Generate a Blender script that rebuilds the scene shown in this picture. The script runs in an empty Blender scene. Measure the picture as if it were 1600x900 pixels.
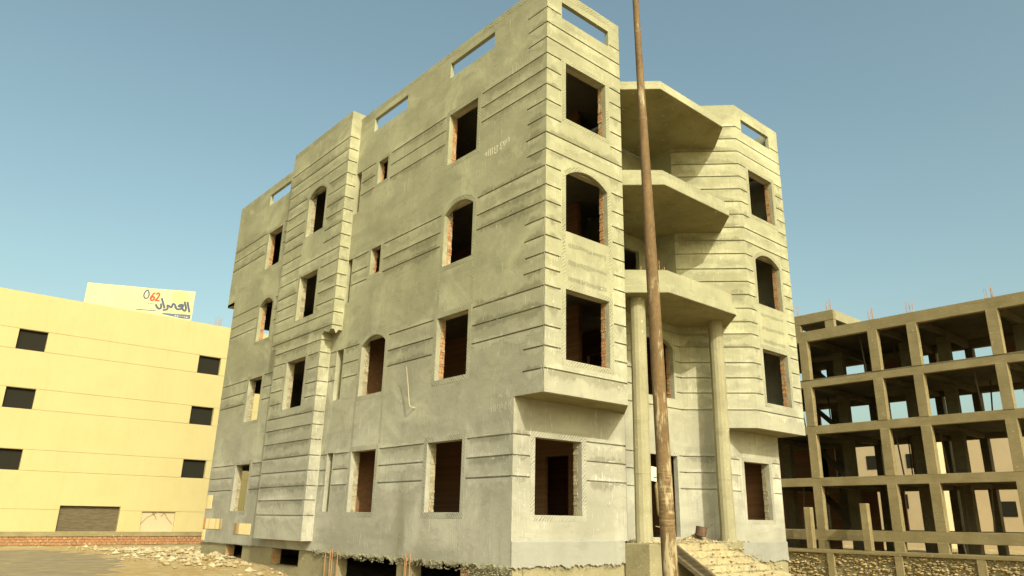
import bpy, math, random
from mathutils import Vector, noise as mnoise
random.seed(7)
S = bpy.context.scene
COL = S.collection

# ------------------------------------------------------------------ camera
cam_d = bpy.data.cameras.new('camera')
cam = bpy.data.objects.new('camera', cam_d)
COL.objects.link(cam)
yaw, pitch, roll = math.radians(41.786), math.radians(17.580), math.radians(0.819)
fw = Vector((math.sin(yaw)*math.cos(pitch), math.cos(yaw)*math.cos(pitch), math.sin(pitch)))
rt = Vector((math.cos(yaw), -math.sin(yaw), 0))
up = rt.cross(fw)
r2 = rt*math.cos(roll) + up*math.sin(roll)
u2 = up*math.cos(roll) - rt*math.sin(roll)
from mathutils import Matrix
cam.matrix_world = Matrix(((r2.x, u2.x, -fw.x, -10.48), (r2.y, u2.y, -fw.y, -11.294), (r2.z, u2.z, -fw.z, 1.6), (0, 0, 0, 1)))
cam_d.sensor_width = 36
cam_d.lens = 1145.64/1600*36
cam_d.shift_x = -31/1600
cam_d.clip_start = 0.1
cam_d.clip_end = 3000
S.camera = cam

# ------------------------------------------------------------------ light
L = Vector((0.352, 0.967, -0.708))
elev = math.radians(34.3)
world = bpy.data.worlds.new('World')
S.world = world
world.use_nodes = True
nt = world.node_tree
sky = nt.nodes.new('ShaderNodeTexSky')
sky.sky_type = 'NISHITA'
sky.sun_disc = False
sky.sun_elevation = elev
sky.sun_rotation = math.radians(200.0)
sky.air_density = 1.0
sky.dust_density = 5.0
sky.ozone_density = 1.0
bg = nt.nodes['Background']
tint = nt.nodes.new('ShaderNodeMix')
tint.data_type = 'RGBA'; tint.blend_type = 'MULTIPLY'
tint.inputs[0].default_value = 1.0
tint.inputs[7].default_value = (1.14, 1.21, 0.90, 1)     # yellow-green white balance of the camera
nt.links.new(sky.outputs[0], tint.inputs[6])
nt.links.new(tint.outputs[2], bg.inputs[0])
bg.inputs[1].default_value = 0.15
sun_d = bpy.data.lights.new('sun', 'SUN')
sun_d.energy = 3.3
sun_d.angle = math.radians(0.5)
sun_d.color = (1.0, 0.95, 0.775)
sun = bpy.data.objects.new('sun', sun_d)
COL.objects.link(sun)
sun.rotation_euler = L.to_track_quat('-Z', 'Y').to_euler()
sun.location = (-20, -40, 40)
S.view_settings.view_transform = 'Standard'
S.view_settings.look = 'None'
S.view_settings.exposure = 0.45
S.view_settings.gamma = 1.0

# ------------------------------------------------------------------ materials
class NT:
    def __init__(s, name, rough=0.9, spec=0.15):
        s.m = bpy.data.materials.new(name)
        s.m.use_nodes = True
        s.t = s.m.node_tree
        s.b = s.t.nodes['Principled BSDF']
        s.b.inputs['Roughness'].default_value = rough
        s.b.inputs['Specular IOR Level'].default_value = spec
        s.co = s.t.nodes.new('ShaderNodeTexCoord').outputs['Object']
    def n(s, typ, **kw):
        nd = s.t.nodes.new(typ)
        for k, v in kw.items(): setattr(nd, k, v)
        return nd
    def link(s, a, b): s.t.links.new(a, b)
    def noise(s, scale, detail=4, rough=.55, dist=0.0, mp=None):
        nd = s.n('ShaderNodeTexNoise')
        nd.inputs['Scale'].default_value = scale
        nd.inputs['Detail'].default_value = detail
        nd.inputs['Roughness'].default_value = rough
        nd.inputs['Distortion'].default_value = dist
        if mp:
            m = s.n('ShaderNodeMapping')
            m.inputs['Scale'].default_value = mp
            s.link(s.co, m.inputs[0]); s.link(m.outputs[0], nd.inputs['Vector'])
        else: s.link(s.co, nd.inputs['Vector'])
        return nd.outputs['Fac']
    def rng(s, v, a, b, c=0.0, d=1.0):
        nd = s.n('ShaderNodeMapRange')
        nd.inputs[1].default_value = a; nd.inputs[2].default_value = b
        nd.inputs[3].default_value = c; nd.inputs[4].default_value = d
        s.link(v, nd.inputs[0]); return nd.outputs[0]
    def math(s, op, a, b):
        nd = s.n('ShaderNodeMath', operation=op)
        for i, v in enumerate((a, b)):
            if isinstance(v, (int, float)): nd.inputs[i].default_value = v
            else: s.link(v, nd.inputs[i])
        return nd.outputs[0]
    def mix(s, fac, a, b, mode='MIX'):
        nd = s.n('ShaderNodeMix', data_type='RGBA', blend_type=mode)
        for i, v in ((0, fac), (6, a), (7, b)):
            if isinstance(v, (int, float)): nd.inputs[i].default_value = v
            elif isinstance(v, tuple): nd.inputs[i].default_value = (*v, 1)
            else: s.link(v, nd.inputs[i])
        return nd.outputs[2]
    def color(s, c):
        if isinstance(c, tuple): s.b.inputs['Base Color'].default_value = (*c, 1)
        else: s.link(c, s.b.inputs['Base Color'])
    def bump(s, v, strength, dist=0.02):
        nd = s.n('ShaderNodeBump')
        nd.inputs['Strength'].default_value = strength
        nd.inputs['Distance'].default_value = dist
        s.link(v, nd.inputs['Height']); s.link(nd.outputs[0], s.b.inputs['Normal'])

def tone(k, c):
    # upper storeys: ochre cement with lens vignette darkening in the colour; ground floor: greyer
    sep = k.n('ShaderNodeSeparateXYZ'); k.link(k.co, sep.inputs[0])
    height_fac = k.rng(k.math('ADD', sep.outputs[2], k.math('MULTIPLY', k.noise(.5, 4), 4.0)), 4.5, 9.5)
    return k.mix(height_fac, k.mix(1.0, c, (.98, 1.0, 1.20), 'MULTIPLY'), k.mix(1.0, c, (.90, .92, .86), 'MULTIPLY'))
def plaster(name, c1, c2, streak=0.7, fleck=0.7, patch=None, smear=None):
    k = NT(name)
    patch = patch or tuple(v*1.22 for v in c2)
    c = k.mix(k.rng(k.noise(.5, 7, .62), .36, .64), c1, c2)
    # trowelled lifts: broad level bands of slightly different cement
    c = k.mix(k.math('MULTIPLY', k.rng(k.noise(1, 5, .6, .7, (.35, .35, 1.5)), .50, .66), .5), c, tuple(v*.84 for v in c1))
    c = k.mix(k.math('MULTIPLY', k.rng(k.noise(1.7, 6, .68, .9, (1, 1, 1.8)), .54, .68), .42), c, tuple(v*.76 for v in c1))
    c = k.mix(k.math('MULTIPLY', k.rng(k.noise(.42, 5, .62, 1.1), .53, .66), .65), c, patch)
    # runs of limewater, short and thin
    m = k.math('MULTIPLY', k.rng(k.noise(1, 3, .6, 0, (19, 19, 1.6)), .635, .69), k.rng(k.noise(.9, 3), .44, .60))
    c = k.mix(k.math('MULTIPLY', m, streak), c, (.60, .57, .45))
    m2 = k.math('MULTIPLY', k.rng(k.noise(17, 3, .6, .8, (1, 1, .5)), .685, .74), k.rng(k.noise(1.1, 3), .48, .62))
    c = k.mix(k.math('MULTIPLY', m2, fleck), c, (.66, .62, .49))
    m3 = k.math('MULTIPLY', k.rng(k.noise(1, 4, .65, 0, (24, 24, .6)), .56, .68), k.rng(k.noise(.5, 3), .45, .62))
    c = k.mix(k.math('MULTIPLY', m3, .45), c, tuple(v*.58 for v in c1))
    c = k.mix(k.rng(k.noise(38, 4, .75), .3, .75, .0, .26), c, tuple(v*.5 for v in c1))
    if smear:                                             # wet-laid band: differs from the wall at the groove, feathers out
        at = k.n('ShaderNodeAttribute', attribute_name='fade')
        f = k.math('MULTIPLY', k.rng(k.math('ADD', at.outputs['Fac'], k.rng(k.noise(7, 5, .7), .3, .7, -.35, .35)), .12, .75), 1.0)
        c = k.mix(f, c, k.mix(1.0, c, smear, 'MULTIPLY'))
        c = k.mix(k.math('MULTIPLY', k.rng(k.noise(1, 4, .7, .4, (16, 16, 5)), .60, .68), .6 if smear[0] > 1 else .35), c, (.58, .55, .44))
    k.color(tone(k, c))
    k.bump(k.math('ADD', k.noise(40, 5, .75), k.math('MULTIPLY', k.noise(2.6, 5, .65), 2.6)), .5, .014)
    return k.m

P1, P2 = (.290, .274, .186), (.400, .380, .268)
M = {}
M['plaster'] = plaster('cement_plaster', P1, P2)
M['smear'] = plaster('wet_cement_smear', P1, P2, .7, .8, smear=(.73, .725, .70))
M['white'] = plaster('pale_cement', (.43, .405, .30), (.56, .53, .40), .3, .3)
M['smear2'] = plaster('pale_cement_smear', P1, P2, .8, .9, smear=(1.16, 1.16, 1.18))
M['plinth'] = plaster('pale_plinth_plaster', (.265, .255, .185), (.325, .315, .235), .1, .2)

def keyed():
    k = NT('scratched_plaster')
    c = k.mix(k.rng(k.noise(1.2, 5), .36, .64), (.275, .26, .176), (.372, .354, .247))
    sep = k.n('ShaderNodeSeparateXYZ'); k.link(k.co, sep.inputs[0])
    h = k.math('ADD', sep.outputs[0], sep.outputs[1])
    v = k.math('MULTIPLY', k.math('SUBTRACT', sep.outputs[2], h), .62)
    w = k.math('PINGPONG', k.math('ADD', v, k.math('MULTIPLY', k.noise(7, 3), .09)), .026)
    msk = k.math('MULTIPLY', k.rng(w, .004, .013, 1, 0), k.rng(k.noise(3.5, 3), .28, .45))
    c = k.mix(k.math('MULTIPLY', k.math('MULTIPLY', msk, k.rng(k.noise(1.1, 3), .30, .60)), .78), c, (.10, .092, .06))
    c = k.mix(k.math('MULTIPLY', k.rng(w, .026, .019, 1, 0), .12), c, (.48, .45, .33))
    k.color(tone(k, c))
    k.bump(msk, -.8, .012)
    return k.m
M['keyed'] = keyed()

def concrete(name, c1, c2, grain=(1, 1, 1), streak=.0):
    k = NT(name)
    c = k.mix(k.rng(k.noise(.9, 6, .62), .32, .68), c1, c2)
    c = k.mix(k.math('MULTIPLY', k.rng(k.noise(1, 4, .6, .3, tuple(g*2.4 for g in grain)), .52, .75), .5), c, tuple(v*.62 for v in c1))
    c = k.mix(k.rng(k.noise(30, 4, .7), .35, .8, 0, .3), c, tuple(v*.45 for v in c1))
    c = k.mix(k.math('MULTIPLY', k.rng(k.noise(11, 2), .70, .74), .6), c, (.66, .62, .5))
    k.color(c)
    k.bump(k.math('ADD', k.noise(28, 5, .7), k.math('MULTIPLY', k.noise(1, 4, .6, 0, tuple(g*6 for g in grain)), 1.5)), .5, .015)
    return k.m
M['concrete'] = concrete('bare_concrete', (.255, .235, .145), (.33, .305, .20))
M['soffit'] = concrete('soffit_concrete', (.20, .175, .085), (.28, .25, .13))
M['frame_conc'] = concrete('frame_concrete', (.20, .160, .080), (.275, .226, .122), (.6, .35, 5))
M['shaded_conc'] = concrete('shade_painted_concrete', (.105, .088, .048), (.16, .135, .076), (.6, .35, 5))  # frame concrete darkened to paint in the shade of the open floors
M['dark_conc'] = concrete('interior_concrete', (.16, .14, .10), (.22, .19, .13))
M['rough'] = concrete('rough_base', (.22, .195, .115), (.32, .285, .175), (3, 3, 3))
M['jag'] = concrete('torn_cement', (.19, .178, .12), (.30, .285, .2), (5, 5, 5))

def island(name, cols, rough=.9, bump=.3):
    k = NT(name, rough)
    g = k.n('ShaderNodeNewGeometry')
    r = k.n('ShaderNodeValToRGB')
    r.color_ramp.interpolation = 'LINEAR'
    els = r.color_ramp.elements
    while len(els) < len(cols): els.new(.5)
    for i, cc in enumerate(cols):
        els[i].position = i/(len(cols)-1); els[i].color = (*cc, 1)
    k.link(g.outputs['Random Per Island'], r.inputs[0])
    c = k.mix(k.rng(k.noise(18, 4, .7), .35, .75, 0, .45), r.outputs[0], tuple(v*.55 for v in cols[0]))
    k.color(c); k.bump(k.noise(40, 4, .7), bump, .01)
    return k.m
M['brick'] = island('red_brick', [(.42, .19, .075), (.47, .25, .105), (.38, .29, .18), (.36, .16, .065), (.36, .30, .2)])
M['mortarbrick'] = island('mortar_coated_brick', [(.30, .27, .18), (.36, .32, .22), (.40, .36, .25), (.28, .20, .12), (.34, .31, .21)])
M['mortar'] = concrete('mortar', (.36, .32, .22), (.46, .42, .3))
M['stone'] = island('rubble_stone', [(.32, .25, .135), (.36, .295, .18), (.38, .31, .19), (.46, .40, .28)])
M['sandstone'] = island('rough_stone', [(.30, .235, .12), (.36, .285, .15), (.42, .33, .18), (.33, .255, .14)], .95, .6)

def rust():
    k = NT('rusty_paint', .75, .25)
    c = k.mix(k.rng(k.noise(3, 6, .65, .4, (3, 3, 1)), .35, .65), (.150, .095, .043), (.098, .060, .027))
    c = k.mix(k.math('MULTIPLY', k.rng(k.noise(22, 4, .7), .45, .7), .5), c, (.22, .13, .045))
    sep = k.n('ShaderNodeSeparateXYZ'); k.link(k.co, sep.inputs[0])
    hgt = k.rng(sep.outputs[2], 0.6, 7.5, .10, -.03)
    m = k.rng(k.math('ADD', k.noise(1, 5, .68, .5, (9, 9, 1.7)), hgt), .60, .68)
    c = k.mix(k.math('MULTIPLY', m, .75), c, (.40, .34, .21))
    m2 = k.rng(k.math('ADD', k.noise(1, 4, .7, .2, (30, 30, 4)), hgt), .66, .72)
    c = k.mix(k.math('MULTIPLY', m2, .5), c, (.42, .35, .22))
    # rubbed rings
    ring = k.math('MULTIPLY', k.math('MULTIPLY', k.rng(sep.outputs[2], 1.45, 1.7), k.rng(sep.outputs[2], 2.25, 2.0)), k.rng(k.noise(1, 3, .6, 1.2, (3, 3, 34)), .52, .6))
    c = k.mix(k.math('MULTIPLY', ring, .4), c, (.44, .33, .18))
    k.color(c); k.bump(k.noise(35, 5, .7), .35, .006)
    return k.m
M['rust'] = rust()
k = NT('rusted_iron', .8, .3); k.color(k.mix(k.rng(k.noise(14, 5), .3, .7), (.15, .085, .05), (.075, .045, .03))); k.bump(k.noise(60, 3), .4, .005); M['iron'] = k.m
k = NT('rebar_rust', .8, .3); k.color(k.mix(k.rng(k.noise(20, 4), .3, .7), (.42, .23, .11), (.28, .14, .07))); M['rebar'] = k.m
k = NT('yellow_paint', .85)
c = k.mix(k.rng(k.noise(.5, 5), .3, .7), (.395, .338, .165), (.425, .365, .183))
c = k.mix(k.rng(k.noise(12, 4), .4, .8, 0, .18), c, (.36, .28, .125))
c = k.mix(k.math('MULTIPLY', k.rng(k.noise(.9, 6, .65, .6), .5, .7), .35), c, (.44, .37, .20))
c = k.mix(k.math('MULTIPLY', k.rng(k.noise(1, 4, .6, .4, (3.2, 3.2, .45)), .52, .72), .14), c, (.31,.24,.11))
k.color(c); k.bump(k.noise(30, 3), .2, .01); M['yellow'] = k.m
k = NT('pale_yellow_paint', .85); k.color(k.mix(k.rng(k.noise(.5, 5), .3, .7), (.80, .63, .26), (.84, .67, .29))); M['paleyellow'] = k.m
k = NT('tan_paint', .9); k.color(k.mix(k.rng(k.noise(.4, 5), .3, .7), (.42, .33, .205), (.48, .385, .25))); M['tan'] = k.m
k = NT('dark_room', .95); k.color((.017, .016, .011)); M['dark'] = k.m
k = NT('sand', .97, .05)
c = k.mix(k.rng(k.noise(.35, 6), .35, .65), (.385, .26, .105), (.43, .32, .155))
c = k.mix(k.rng(k.noise(2.2, 6, .65), .45, .68), c, (.46, .39, .25))
c = k.mix(k.math('MULTIPLY', k.rng(k.noise(20, 4, .7), .5, .75), .5), c, (.30, .23, .12))
k.color(c); k.bump(k.math('ADD', k.noise(9, 6, .7), k.noise(45, 3)), .9, .05); M['sand'] = k.m
k = NT('asphalt', .95, .1)
c = k.mix(k.rng(k.noise(1.2, 5), .3, .7), (.125, .112, .085), (.18, .16, .118)); c = k.mix(k.math('MULTIPLY', k.rng(k.noise(1.3, 7, .72, .3), .30, .72), .75), c, (.36, .27, .135)); k.color(k.mix(k.rng(k.noise(70, 3), .55, .75, 0, .4), c, (.24, .21, .15))); k.bump(k.noise(90, 3), .5, .01); M['asphalt'] = k.m
k = NT('old_wood', .9)
c = k.mix(k.rng(k.noise(1, 5, .6, .4, (3, 3, 22)), .35, .7), (.13, .105, .065), (.07, .056, .034)); k.color(c); k.bump(k.noise(1, 4, .6, 0, (4, 4, 40)), .5, .01); M['wood'] = k.m
k = NT('pale_stick', .8); k.color((.38, .345, .235)); M['stickwood'] = k.m
k = NT('step_sand', .97, .05)
c = k.mix(k.rng(k.noise(3, 6, .65), .35, .7), (.30, .245, .14), (.42, .35, .20)); c = k.mix(k.math('MULTIPLY', k.rng(k.noise(5, 6, .7), .48, .62), .6), c, (.24, .22, .15)); c = k.mix(k.math('MULTIPLY', k.rng(k.noise(24, 4, .7), .5, .75), .5), c, (.34, .28, .16)); k.color(c); k.bump(k.noise(18, 6, .7), .8, .03); M['steps'] = k.m
k = NT('banner_cloth', .7); k.color(k.mix(k.rng(k.noise(1.2, 4), .3, .7), (.47, .43, .235), (.49, .455, .26))); M['banner'] = k.m
for nm, cc in dict(ink=(.075, .09, .14), red=(.33, .075, .04), blue=(.10, .13, .20), brown=(.30, .23, .10), sunspot=(.50, .44, .19), offwhite=(.62, .60, .46)).items():
    k = NT('print_'+nm, .7); k.color(k.mix(k.rng(k.noise(4, 3), .3, .7), cc, tuple(v*.9 for v in cc))); M[nm] = k.m
k = NT('chalk_paint', .9); k.color(k.mix(k.rng(k.noise(30, 3, .7), .4, .6), (.74, .71, .56), (.52, .49, .36))); M['chalk'] = k.m
k = NT('faint_chalk', .9); k.color(k.mix(k.rng(k.noise(30, 3, .7), .4, .6), (.52, .49, .36), (.42, .39, .27))); M['chalk2'] = k.m
for nm, cc in dict(t_orange=(.55, .24, .08), t_cream=(.78, .62, .33), t_beige=(.66, .52, .28), t_brown=(.30, .18, .10), t_olive=(.42, .32, .16)).items():
    k = NT('tile_'+nm, .5, .4); k.color(k.mix(k.rng(k.noise(6, 3), .3, .7), cc, tuple(v*.88 for v in cc))); M[nm] = k.m
k = NT('sackcloth', .95); k.color(k.mix(k.rng(k.noise(12, 5), .3, .7), (.40, .29, .13), (.28, .20, .09))); k.bump(k.noise(50, 3), .5, .01); M['sack'] = k.m

# ------------------------------------------------------------------ mesh helpers
OFF = {}
STUFF = {'cement_smear', 'cement_splash', 'brick_jamb', 'mortar_lining', 'window_surround', 'slot_window_lining', 'open_joint', 'trowel_mark', 'small_lettering', 'band_lettering', 'brick_pier', 'overhang_soffit'}
class MB:
    def __init__(s): s.v = []; s.f = []; s.mi = []; s.fade = []
    def add(s, vs, fs, mi=0):
        b = len(s.v); s.v += [tuple(v) for v in vs]
        for f in fs: s.f.append(tuple(i+b for i in f)); s.mi.append(mi)
    def quad(s, a, b, c, d, mi=0): s.add([a, b, c, d], [(0, 1, 2, 3)], mi)
    def box(s, x0, x1, y0, y1, z0, z1, mi=0, j=0.0):
        r = lambda: random.uniform(-j, j) if j else 0
        vs = [(x+r(), y+r(), z+r()) for z in (z0, z1) for x, y in ((x0, y0), (x1, y0), (x1, y1), (x0, y1))]
        s.add(vs, [(3, 2, 1, 0), (4, 5, 6, 7), (0, 1, 5, 4), (1, 2, 6, 5), (2, 3, 7, 6), (3, 0, 4, 7)], mi)
    def prism(s, poly, z0, z1, mi=0):
        n = len(poly)
        s.add([(x, y, z0) for x, y in poly]+[(x, y, z1) for x, y in poly],
              [tuple(range(n-1, -1, -1)), tuple(range(n, 2*n))]+[(i, (i+1) % n, n+(i+1) % n, n+i) for i in range(n)], mi)
    def tube(s, pts, rad, n=10, mi=0, cap=True, rot=0.0):
        pts = [Vector(p) for p in pts]
        if not isinstance(rad, (list, tuple)): rad = [rad]*len(pts)
        rings = []
        for i, p in enumerate(pts):
            d = (pts[min(i+1, len(pts)-1)]-pts[max(i-1, 0)]).normalized()
            a = Vector((0, 0, 1)) if abs(d.z) < .9 else Vector((1, 0, 0))
            e1 = d.cross(a).normalized(); e2 = d.cross(e1)
            rings.append([p+(e1*math.cos(rot+2*math.pi*k/n)+e2*math.sin(rot+2*math.pi*k/n))*rad[i] for k in range(n)])
        vs = [v for r in rings for v in r]; fs = []
        for i in range(len(pts)-1):
            for k in range(n): fs.append((i*n+k, i*n+(k+1) % n, (i+1)*n+(k+1) % n, (i+1)*n+k))
        if cap: fs += [tuple(range(n-1, -1, -1)), tuple(range((len(pts)-1)*n, len(pts)*n))]
        s.add(vs, fs, mi)
    def rock(s, c, r, mi=0):
        # irregular 8-12 faced lump
        vs = []
        for d in ((0, 0, 1), (1, 0, .25), (.3, .95, .2), (-.8, .6, .3), (-.8, -.6, .2), (.3, -.95, .3), (0, 0, -.7)):
            f = r*random.uniform(.6, 1.25)
            vs.append((c[0]+d[0]*f, c[1]+d[1]*f, c[2]+d[2]*f*.8))
        a = random.uniform(0, 6.3); ca, sa = math.cos(a), math.sin(a)
        vs = [(c[0]+(x-c[0])*ca-(y-c[1])*sa, c[1]+(x-c[0])*sa+(y-c[1])*ca, z) for x, y, z in vs]
        s.add(vs, [(0, 1+i, 1+(i+1) % 5) for i in range(5)]+[(6, 1+(i+1) % 5, 1+i) for i in range(5)], mi)
    def build(s, name, mat, parent=None, smooth=False, bev=0.0):
        off = Vector(OFF.get(parent.name, (0, 0, 0))) if parent else Vector((0, 0, 0))
        me = bpy.data.meshes.new(name)
        me.from_pydata([tuple(Vector(v)-off) for v in s.v], [], s.f)
        for m in (mat if isinstance(mat, (list, tuple)) else [mat]): me.materials.append(M[m])
        me.polygons.foreach_set('material_index', s.mi)
        if smooth: me.polygons.foreach_set('use_smooth', [True]*len(me.polygons))
        if name == 'cement_smear' and not s.fade: s.fade = [.8]*len(me.vertices)
        if s.fade and len(s.fade) == len(me.vertices):
            me.attributes.new('fade', 'FLOAT', 'POINT').data.foreach_set('value', s.fade)
        me.update()
        o = bpy.data.objects.new(name, me); COL.objects.link(o)
        if name in STUFF: o['kind'] = 'stuff'
        if parent:
            o.parent = parent; OFF[o.name] = tuple(off)
        if bev:
            b = o.modifiers.new('bevel', 'BEVEL'); b.width = bev; b.segments = 1; b.limit_method = 'ANGLE'
        return o

def tag(o, label, cat, group=None, kind=None):
    if label: o['label'] = label
    if cat: o['category'] = cat
    if group: o['group'] = group
    if kind: o['kind'] = kind
    return o
def empty(name, loc):
    o = bpy.data.objects.new(name, None); COL.objects.link(o); o.location = loc
    o.empty_display_size = .3
    OFF[o.name] = tuple(loc); return o

class Fr:
    """a wall frame: u along the wall, w outward, z up"""
    def __init__(s, O, U):
        s.O = Vector((O[0], O[1], 0)); s.U = Vector((U[0], U[1], 0)).normalized()
        s.N = Vector((s.U.y, -s.U.x, 0))          # outward = U rotated -90
    def p(s, u, w, z): q = s.O+s.U*u+s.N*w; return (q.x, q.y, z)
class FrL(Fr):
    def __init__(s, O, U): super().__init__(O, U); s.N = -s.N

GH, GD = .037, .036
def facade(mb, fr, u0, u1, z0, z1, holes=(), grooves=(), voids=(), th=.12, caps=(0, 0, 0, 0), extra_u=()):
    """holes: (ua,ub,za,zb,rise); grooves: (z,ua,ub) top edge at z"""
    fr.holes = list(getattr(fr, 'holes', []))+list(holes)
    us = {u0, u1, *extra_u}; zs = {z0, z1}; R = lambda v: round(v, 4)
    for h in holes:
        us |= {h[0], h[1]}; zs |= {h[2], h[3]}
        if h[4]: zs.add(h[3]+h[4])
    for v in voids: us |= {v[0], v[1]}; zs |= {v[2], v[3]}
    for g in grooves: us |= {g[1], g[2]}; zs |= {g[0], g[0]-GH}
    us = sorted(R(u) for u in us if u0-1e-6 <= u <= u1+1e-6); zs = sorted(R(z) for z in zs if z0-1e-6 <= z <= z1+1e-6)
    us = [u for i, u in enumerate(us) if i == 0 or u-us[i-1] > 1e-3]
    zs = [z for i, z in enumerate(zs) if i == 0 or z-zs[i-1] > 1e-3]
    nu, nz = len(us)-1, len(zs)-1
    st = [[0]*nz for _ in range(nu)]
    for i in range(nu):
        uc = (us[i]+us[i+1])/2
        for j in range(nz):
            zc = (zs[j]+zs[j+1])/2; v = 0
            for g in grooves:
                if g[1] < uc < g[2] and g[0]-GH < zc < g[0]: v = 1
            for h in holes:
                if h[0] < uc < h[1]:
                    if h[2] < zc < h[3]: v = 2
                    elif h[4] and h[3] < zc < h[3]+h[4]: v = 3
            for q in voids:
                if q[0] < uc < q[1] and q[2] < zc < q[3]: v = 4
            st[i][j] = v
    dep = {0: 0.0, 1: -GD, 2: None, 3: 0.0, 4: None}
    p = fr.p
    for i in range(nu):
        a, b = us[i], us[i+1]; j = 0
        while j < nz:                                     # merge equal cells in z
            v = st[i][j]; j1 = j
            while j1+1 < nz and st[i][j1+1] == v: j1 += 1
            if v in (0, 1):
                d = dep[v]; c, e = zs[j], zs[j1+1]
                mb.quad(p(a, d, c), p(b, d, c), p(b, d, e), p(a, d, e))
                mb.quad(p(a, -th, c), p(a, -th, e), p(b, -th, e), p(b, -th, c))
            j = j1+1
        for j in range(nz-1):                             # horizontal steps
            v, w = st[i][j], st[i][j+1]
            if v == w or v == 4 or w == 4: continue
            if (v == 2 and w == 3) or (v == 3 and w == 2): continue
            d1 = -th if dep[v] is None else dep[v]; d2 = -th if dep[w] is None else dep[w]
            if d1 != d2: mb.quad(p(a, d1, zs[j+1]), p(b, d1, zs[j+1]), p(b, d2, zs[j+1]), p(a, d2, zs[j+1]))
    for j in range(nz):
        c, e = zs[j], zs[j+1]
        for i in range(nu-1):
            v, w = st[i][j], st[i+1][j]
            if v == w or v == 4 or w == 4: continue
            d1 = -th if dep[v] is None else dep[v]; d2 = -th if dep[w] is None else dep[w]
            if d1 != d2: mb.quad(p(us[i+1], d1, c), p(us[i+1], d2, c), p(us[i+1], d2, e), p(us[i+1], d1, e))
        for k, i, u in ((0, 0, u0), (1, nu-1, u1)):
            if caps[k] and dep[st[i][j]] is not None:
                d = dep[st[i][j]]; mb.quad(p(u, d, c), p(u, -th, c), p(u, -th, e), p(u, d, e))
    for i in range(nu):
        for k, j, z in ((2, 0, z0), (3, nz-1, z1)):
            if caps[k] and dep[st[i][j]] is not None:
                d = dep[st[i][j]]; mb.quad(p(us[i], d, z), p(us[i+1], d, z), p(us[i+1], -th, z), p(us[i], -th, z))
    for h in holes:                                       # segmental arches
        if not h[4]: continue
        ua, ub, zs_, ri = h[0], h[1], h[3], h[4]
        hw = (ub-ua)/2; rad = (hw*hw+ri*ri)/(2*ri); cz = zs_+ri-rad; um = (ua+ub)/2
        N = 14; arc = []
        for q in range(N+1):
            u = ua+(ub-ua)*q/N
            arc.append((u, cz+math.sqrt(max(rad*rad-(u-um)**2, 0))))
        for q in range(N):
            (a, za), (b, zb) = arc[q], arc[q+1]; zt = zs_+ri
            for d in (0, -th): mb.quad(p(a, d, za), p(b, d, zb), p(b, d, zt), p(a, d, zt))
            mb.quad(p(a, 0, za), p(b, 0, zb), p(b, -th, zb), p(a, -th, za))

def ragged(n, lo, hi, s, sc=7.0):
    o = []
    for i in range(n+1):
        x = i*sc/n
        v = .5+.75*mnoise.noise((s*3.7, x*1.3, s))+.45*mnoise.noise((s*1.7, x*5.1, s+9))+.3*mnoise.noise((s*.7, x*13., s+4))
        o.append(lo+(hi-lo)*max(0, min(1, v)))
    return o
def blocked(fr, u, z): return any(h[0]-.12 < u < h[1]+.12 and h[2]-.14 < z < h[3]+h[4]+.14 for h in getattr(fr, 'holes', ()))
def smears(mb, fr, grooves, seed=0):
    """thin hand-laid cement bands above and below each groove, 2 mm proud, ragged outline, in two mixes"""
    for gi, g in enumerate(grooves):
        ln = g[2]-g[1]
        if ln < .25: continue
        n = max(6, int(ln/.045)); sd = seed*13.1+gi*2.3
        for side in (0, 1):
            q = random.random()
            if q < .2: continue
            wz = .0008+.0022*random.random()
            t = ragged(n, .0, .22 if side else .17, sd+side*5.1, ln*1.3)
            zb = g[0]+.001 if side == 0 else g[0]-GH-.001; sg = 1 if side == 0 else -1
            vs = []; fs = []
            for i in range(n+1):
                u = g[1]+.015+(ln-.03)*i/n; e = min(1, min(i, n-i)/4)
                hgt = .03+max(.012, t[i]*e)*1.25
                if any(blocked(fr, u, zb+sg*hgt*f_) for f_ in (.35, .7, 1)): hgt = .02
                w_ = wz
                vs += [fr.p(u, w_, zb), fr.p(u, w_, zb+sg*hgt*.5), fr.p(u, w_, zb+sg*hgt)]
                mb.fade += [e, .75*e, 0]
            for i in range(n): fs += [(3*i, 3*i+1, 3*i+4, 3*i+3), (3*i+1, 3*i+2, 3*i+5, 3*i+4)]
            mb.add(vs, fs, 1 if q > .52 else 0)
def chips(mb, fr, rects, n, seed):
    """small cream splashes of cement, flat on the wall"""
    rr = random.Random(seed)
    for _ in range(n):
        q = rr.choice(rects); u = rr.uniform(q[0], q[1]); z = rr.uniform(q[2], q[3])
        if blocked(fr, u, z): continue
        if rr.random() < .7: a, b = rr.uniform(.003, .009), rr.uniform(.03, .22)
        else: a, b = rr.uniform(.006, .028), rr.uniform(.006, .045)
        m = 9; w_ = rr.uniform(.0045, .0065); vs = [fr.p(u+a*math.cos(6.283*k/m)*rr.uniform(.25, 1.3), w_, z+b*math.sin(6.283*k/m)*rr.uniform(.25, 1.3)) for k in range(m)]
        mb.add(vs, [tuple(range(m))])
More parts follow.
